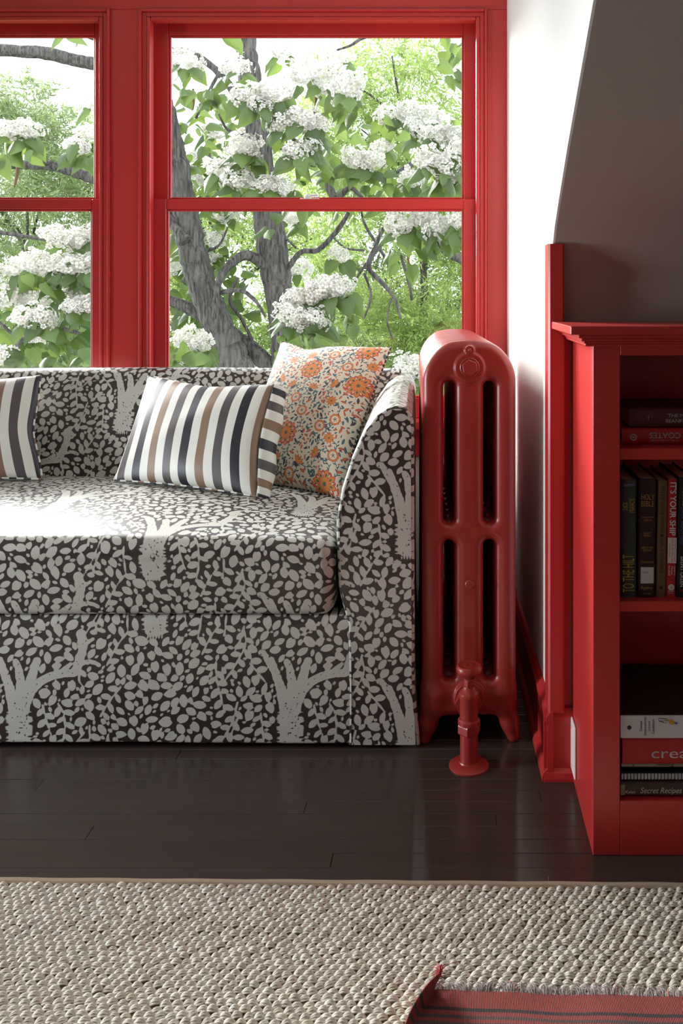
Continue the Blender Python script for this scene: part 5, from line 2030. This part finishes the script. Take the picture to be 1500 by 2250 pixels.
# free leaves on the twigs
for (px, py, sx, sy, n, yv) in ((980, 95, 40, 30, 9, 5.2), (1000, 140, 20, 20, 4, 5.2), (430, 195, 50, 25, 12, 5.6), (700, 370, 30, 30, 8, 5.4), (760, 230, 60, 40, 10, 5.6), (880, 400, 70, 30, 16, 5.6), (450, 420, 50, 30, 12, 6.4),
                                (400, 520, 30, 50, 10, 6.5), (480, 680, 50, 60, 14, 6.6), (620, 490, 40, 20, 6, 5.6), (800, 400, 60, 30, 10, 6.0), (960, 540, 50, 20, 8, 5.0), (740, 700, 30, 20, 6, 5.0), (690, 740, 50, 20, 10, 4.9), (400, 780, 50, 20, 12, 5.0),
                                (40, 340, 40, 15, 7, 5.4), (190, 350, 20, 25, 6, 5.3), (100, 620, 90, 20, 14, 5.3), (60, 780, 70, 20, 12, 4.9), (170, 720, 40, 20, 8, 5.0), (180, 770, 30, 20, 8, 4.9), (870, 560, 30, 30, 4, 5.7), (490, 590, 40, 50, 14, 6.8), (640, 760, 40, 25, 8, 4.9),
                                (420, 660, 40, 60, 12, 6.7), (90, 72, 60, 6, 3, 5.5), (480, 80, 60, 5, 2, 5.5)):
    for k in range(n):
        y_ = yv + rc.uniform(-.25, .25)
        p = at(px + rc.gauss(0, sx * .7), py + rc.gauss(0, sy * .7), y_)
        a = rc.uniform(0, 6.28)
        add_leaf(p, Vector((math.cos(a), math.sin(a) * .7, rc.uniform(-1.8, -.2))), Vector((rc.uniform(-.5, .5), rc.uniform(-1, -.1), rc.uniform(.2, 1.0))), rc.uniform(.09, .145))
LEAVES.sort(key=lambda L: L[0].y - L[2] * 6)
for p, Rm, size, vr in LEAVES[:295]:
    o = link('leaf', leaf_me[vr], cat, p - coff, Rm.to_euler(), (size, size, size))
rest = LEAVES[295:]
# more leaves deeper in the crown
V, Fc, T_ = [], [], []
off = 0
for k in range(420):
    px, py = rc.choice(((rc.uniform(360, 620), rc.uniform(430, 820)), (rc.uniform(360, 560), rc.uniform(200, 460)), (rc.uniform(650, 1030), rc.uniform(260, 470)), (rc.uniform(-60, 210), rc.uniform(520, 800))))
    y_ = rc.uniform(6.3, 7.4)
    a = rc.uniform(0, 6.28)
    d = Vector((math.cos(a), math.sin(a) * .7, rc.uniform(-1.3, 0))).normalized()
    nr = Vector((rc.uniform(-.5, .5), rc.uniform(-1, -.1), rc.uniform(.2, 1.0)))
    nr = (nr - d * nr.dot(d)).normalized()
    rest.append((at(px, py, y_), Matrix((d, nr.cross(d), nr)).transposed(), rc.uniform(.10, .16), rc.randrange(4)))
for p, Rm, size, vr in rest:
    v, f = HV[vr]
    V.append(v * size @ np.array(Rm.transposed()) + np.array(p - coff))
    Fc.append(f + off)
    T_.append(np.full(len(v), rc.random()))
    off += len(v)
o = link('inner_leaves', np_mesh('inner_leaves', np.concatenate(V), np.concatenate(Fc), M['catalpa_leaf'], True, {'tone': np.concatenate(T_)}), cat)
o['kind'] = 'stuff'


# trees further back: fine narrow leaves on twigs
def foliage(rg_, centers, radii, twigs, per, llen, lwid, tlen, droop):
    """leaves on twigs that fan out of leafy masses; returns quads"""
    nb = len(centers)
    m_ = nb * twigs
    bi = np.repeat(np.arange(nb), twigs)
    d = rg_.normal(0, 1, (m_, 3))
    d /= np.linalg.norm(d, axis=1)[:, None]
    base = centers[bi] + d * (radii[bi] * rg_.uniform(.35, 1.0, m_) ** .6)[:, None]
    td = d * .6 + rg_.normal(0, .45, (m_, 3)) + np.array([0, 0, .15])
    td /= np.linalg.norm(td, axis=1)[:, None]
    tl = tlen * rg_.uniform(.6, 1.2, m_)
    t = (np.arange(per) + .5) / per
    pos = base[:, None] + td[:, None] * (tl[:, None] * t)[..., None]
    pos[..., 2] -= droop * (t ** 2)[None] * tl[:, None]
    side = np.cross(td, rg_.normal(0, 1, (m_, 3)))
    side /= np.linalg.norm(side, axis=1)[:, None] + 1e-9
    sgn = np.where(np.arange(per) % 2, 1.0, -1.0)
    ld = td[:, None] * .75 + side[:, None] * (sgn * .75)[None, :, None] + rg_.normal(0, .28, (m_, per, 3)) + np.array([0, 0, -.25])
    ld /= np.linalg.norm(ld, axis=2)[..., None]
    ld, pos = ld.reshape(-1, 3), pos.reshape(-1, 3)
    wd = np.cross(ld, rg_.normal(0, 1, ld.shape) + np.array([0, -.6, 1.0]))
    wd /= np.linalg.norm(wd, axis=1)[:, None] + 1e-9
    L = (llen * rg_.uniform(.65, 1.2, len(ld)))[:, None]
    W = (lwid * rg_.uniform(.7, 1.2, len(ld)))[:, None]
    nr = np.cross(ld, wd)
    V = np.stack([pos, pos + ld * L * .45 + wd * W + nr * W * .4, pos + ld * L, pos + ld * L * .45 - wd * W + nr * W * .4], 1)
    tone = np.repeat(np.clip(rg_.normal(.45, .22, len(ld)), 0.02, .98), 4)
    return V.reshape(-1, 3), np.arange(len(ld) * 4).reshape(-1, 4), tone


def back_tree(name, label, trunk_px, y0, blobs, twigs, per, llen, lwid, tlen, droop, mat, seed, tw=14):
    rg_ = np.random.default_rng(seed)
    base = at(trunk_px, 650, y0)
    t = thing(name, label, 'tree', (base.x, base.y, GZ), group='trees behind the flowering tree')
    cen = np.array([at(px, py, y_) for px, py, r, y_ in blobs])
    rad_ = np.array([r * y_ / F for px, py, r, y_ in blobs])
    g_ = 650 + (EYE - GZ) * F / y0
    tops = sorted(blobs, key=lambda b_: b_[1])[0]
    limb('trunk', t, [(trunk_px, g_, tw), (trunk_px + 4, 800, tw * .8), (trunk_px - 4, 550, tw * .5), ((trunk_px + tops[0]) / 2, (tops[1] + 550) / 2, tw * .3), (tops[0], tops[1], 2)], y0, tops[3], 10)
    for k in range(0, len(blobs), max(1, len(blobs) // 12)):
        px, py, r, y_ = blobs[k]
        limb('branch', t, [(trunk_px, py + 160, tw * .25), ((trunk_px + px) / 2, py + 60, tw * .2), (px, py, 1.5)], y0, y_, 6)
    V, Fc, tone = foliage(rg_, cen, rad_, twigs, per, llen, lwid, tlen, droop)
    o = link('foliage', np_mesh('foliage', V - np.array(t.location), Fc, mat, False, {'tone': tone}), t)
    o['kind'] = 'stuff'
    return t


def blob_field(rg_, n, x0, x1, top_fn, bot, r0, r1, y0, y1):
    out = []
    while len(out) < n:
        px = rg_.uniform(x0, x1)
        tp = top_fn(px)
        py = rg_.uniform(tp, bot)
        r = rg_.uniform(r0, r1)
        if py - r * .9 < tp:
            py = tp + r * .9
        out.append((px, py, r, rg_.uniform(y0, y1)))
    return out


rb_ = random.Random(31)
blobs = blob_field(rb_, 75, 690, 1180, lambda x: 75 + (abs(x - 915) / 100) ** 1.9 * 26, 900, 34, 62, 9.4, 11.0)
back_tree('ash_tree', 'bright green fine leaved tree filling the right side of the window', 930, 10.4, blobs, 56, 16, .082, .0105, .36, .25, M['willow_leaf'], 1)
blobs = blob_field(rb_, 70, -260, 270, lambda x: 150 + 12 * math.sin(x * .04) + max(0, x - 200) * .3, 880, 34, 60, 9.0, 10.5)
back_tree('willow_tree', 'grey green narrow leaved tree behind the left window', 60, 9.9, blobs, 52, 18, .095, .0085, .42, .5, M['willow_leaf_grey'], 2)
blobs = blob_field(rb_, 60, 250, 720, lambda x: 270 - (x - 480) * .2 + 15 * math.sin(x * .05), 950, 38, 68, 12.9, 14.2)
back_tree('ash_tree', 'pale green tree between the two grey trunks', 470, 13.5, blobs, 46, 14, .10, .014, .42, .25, M['willow_leaf'], 3)
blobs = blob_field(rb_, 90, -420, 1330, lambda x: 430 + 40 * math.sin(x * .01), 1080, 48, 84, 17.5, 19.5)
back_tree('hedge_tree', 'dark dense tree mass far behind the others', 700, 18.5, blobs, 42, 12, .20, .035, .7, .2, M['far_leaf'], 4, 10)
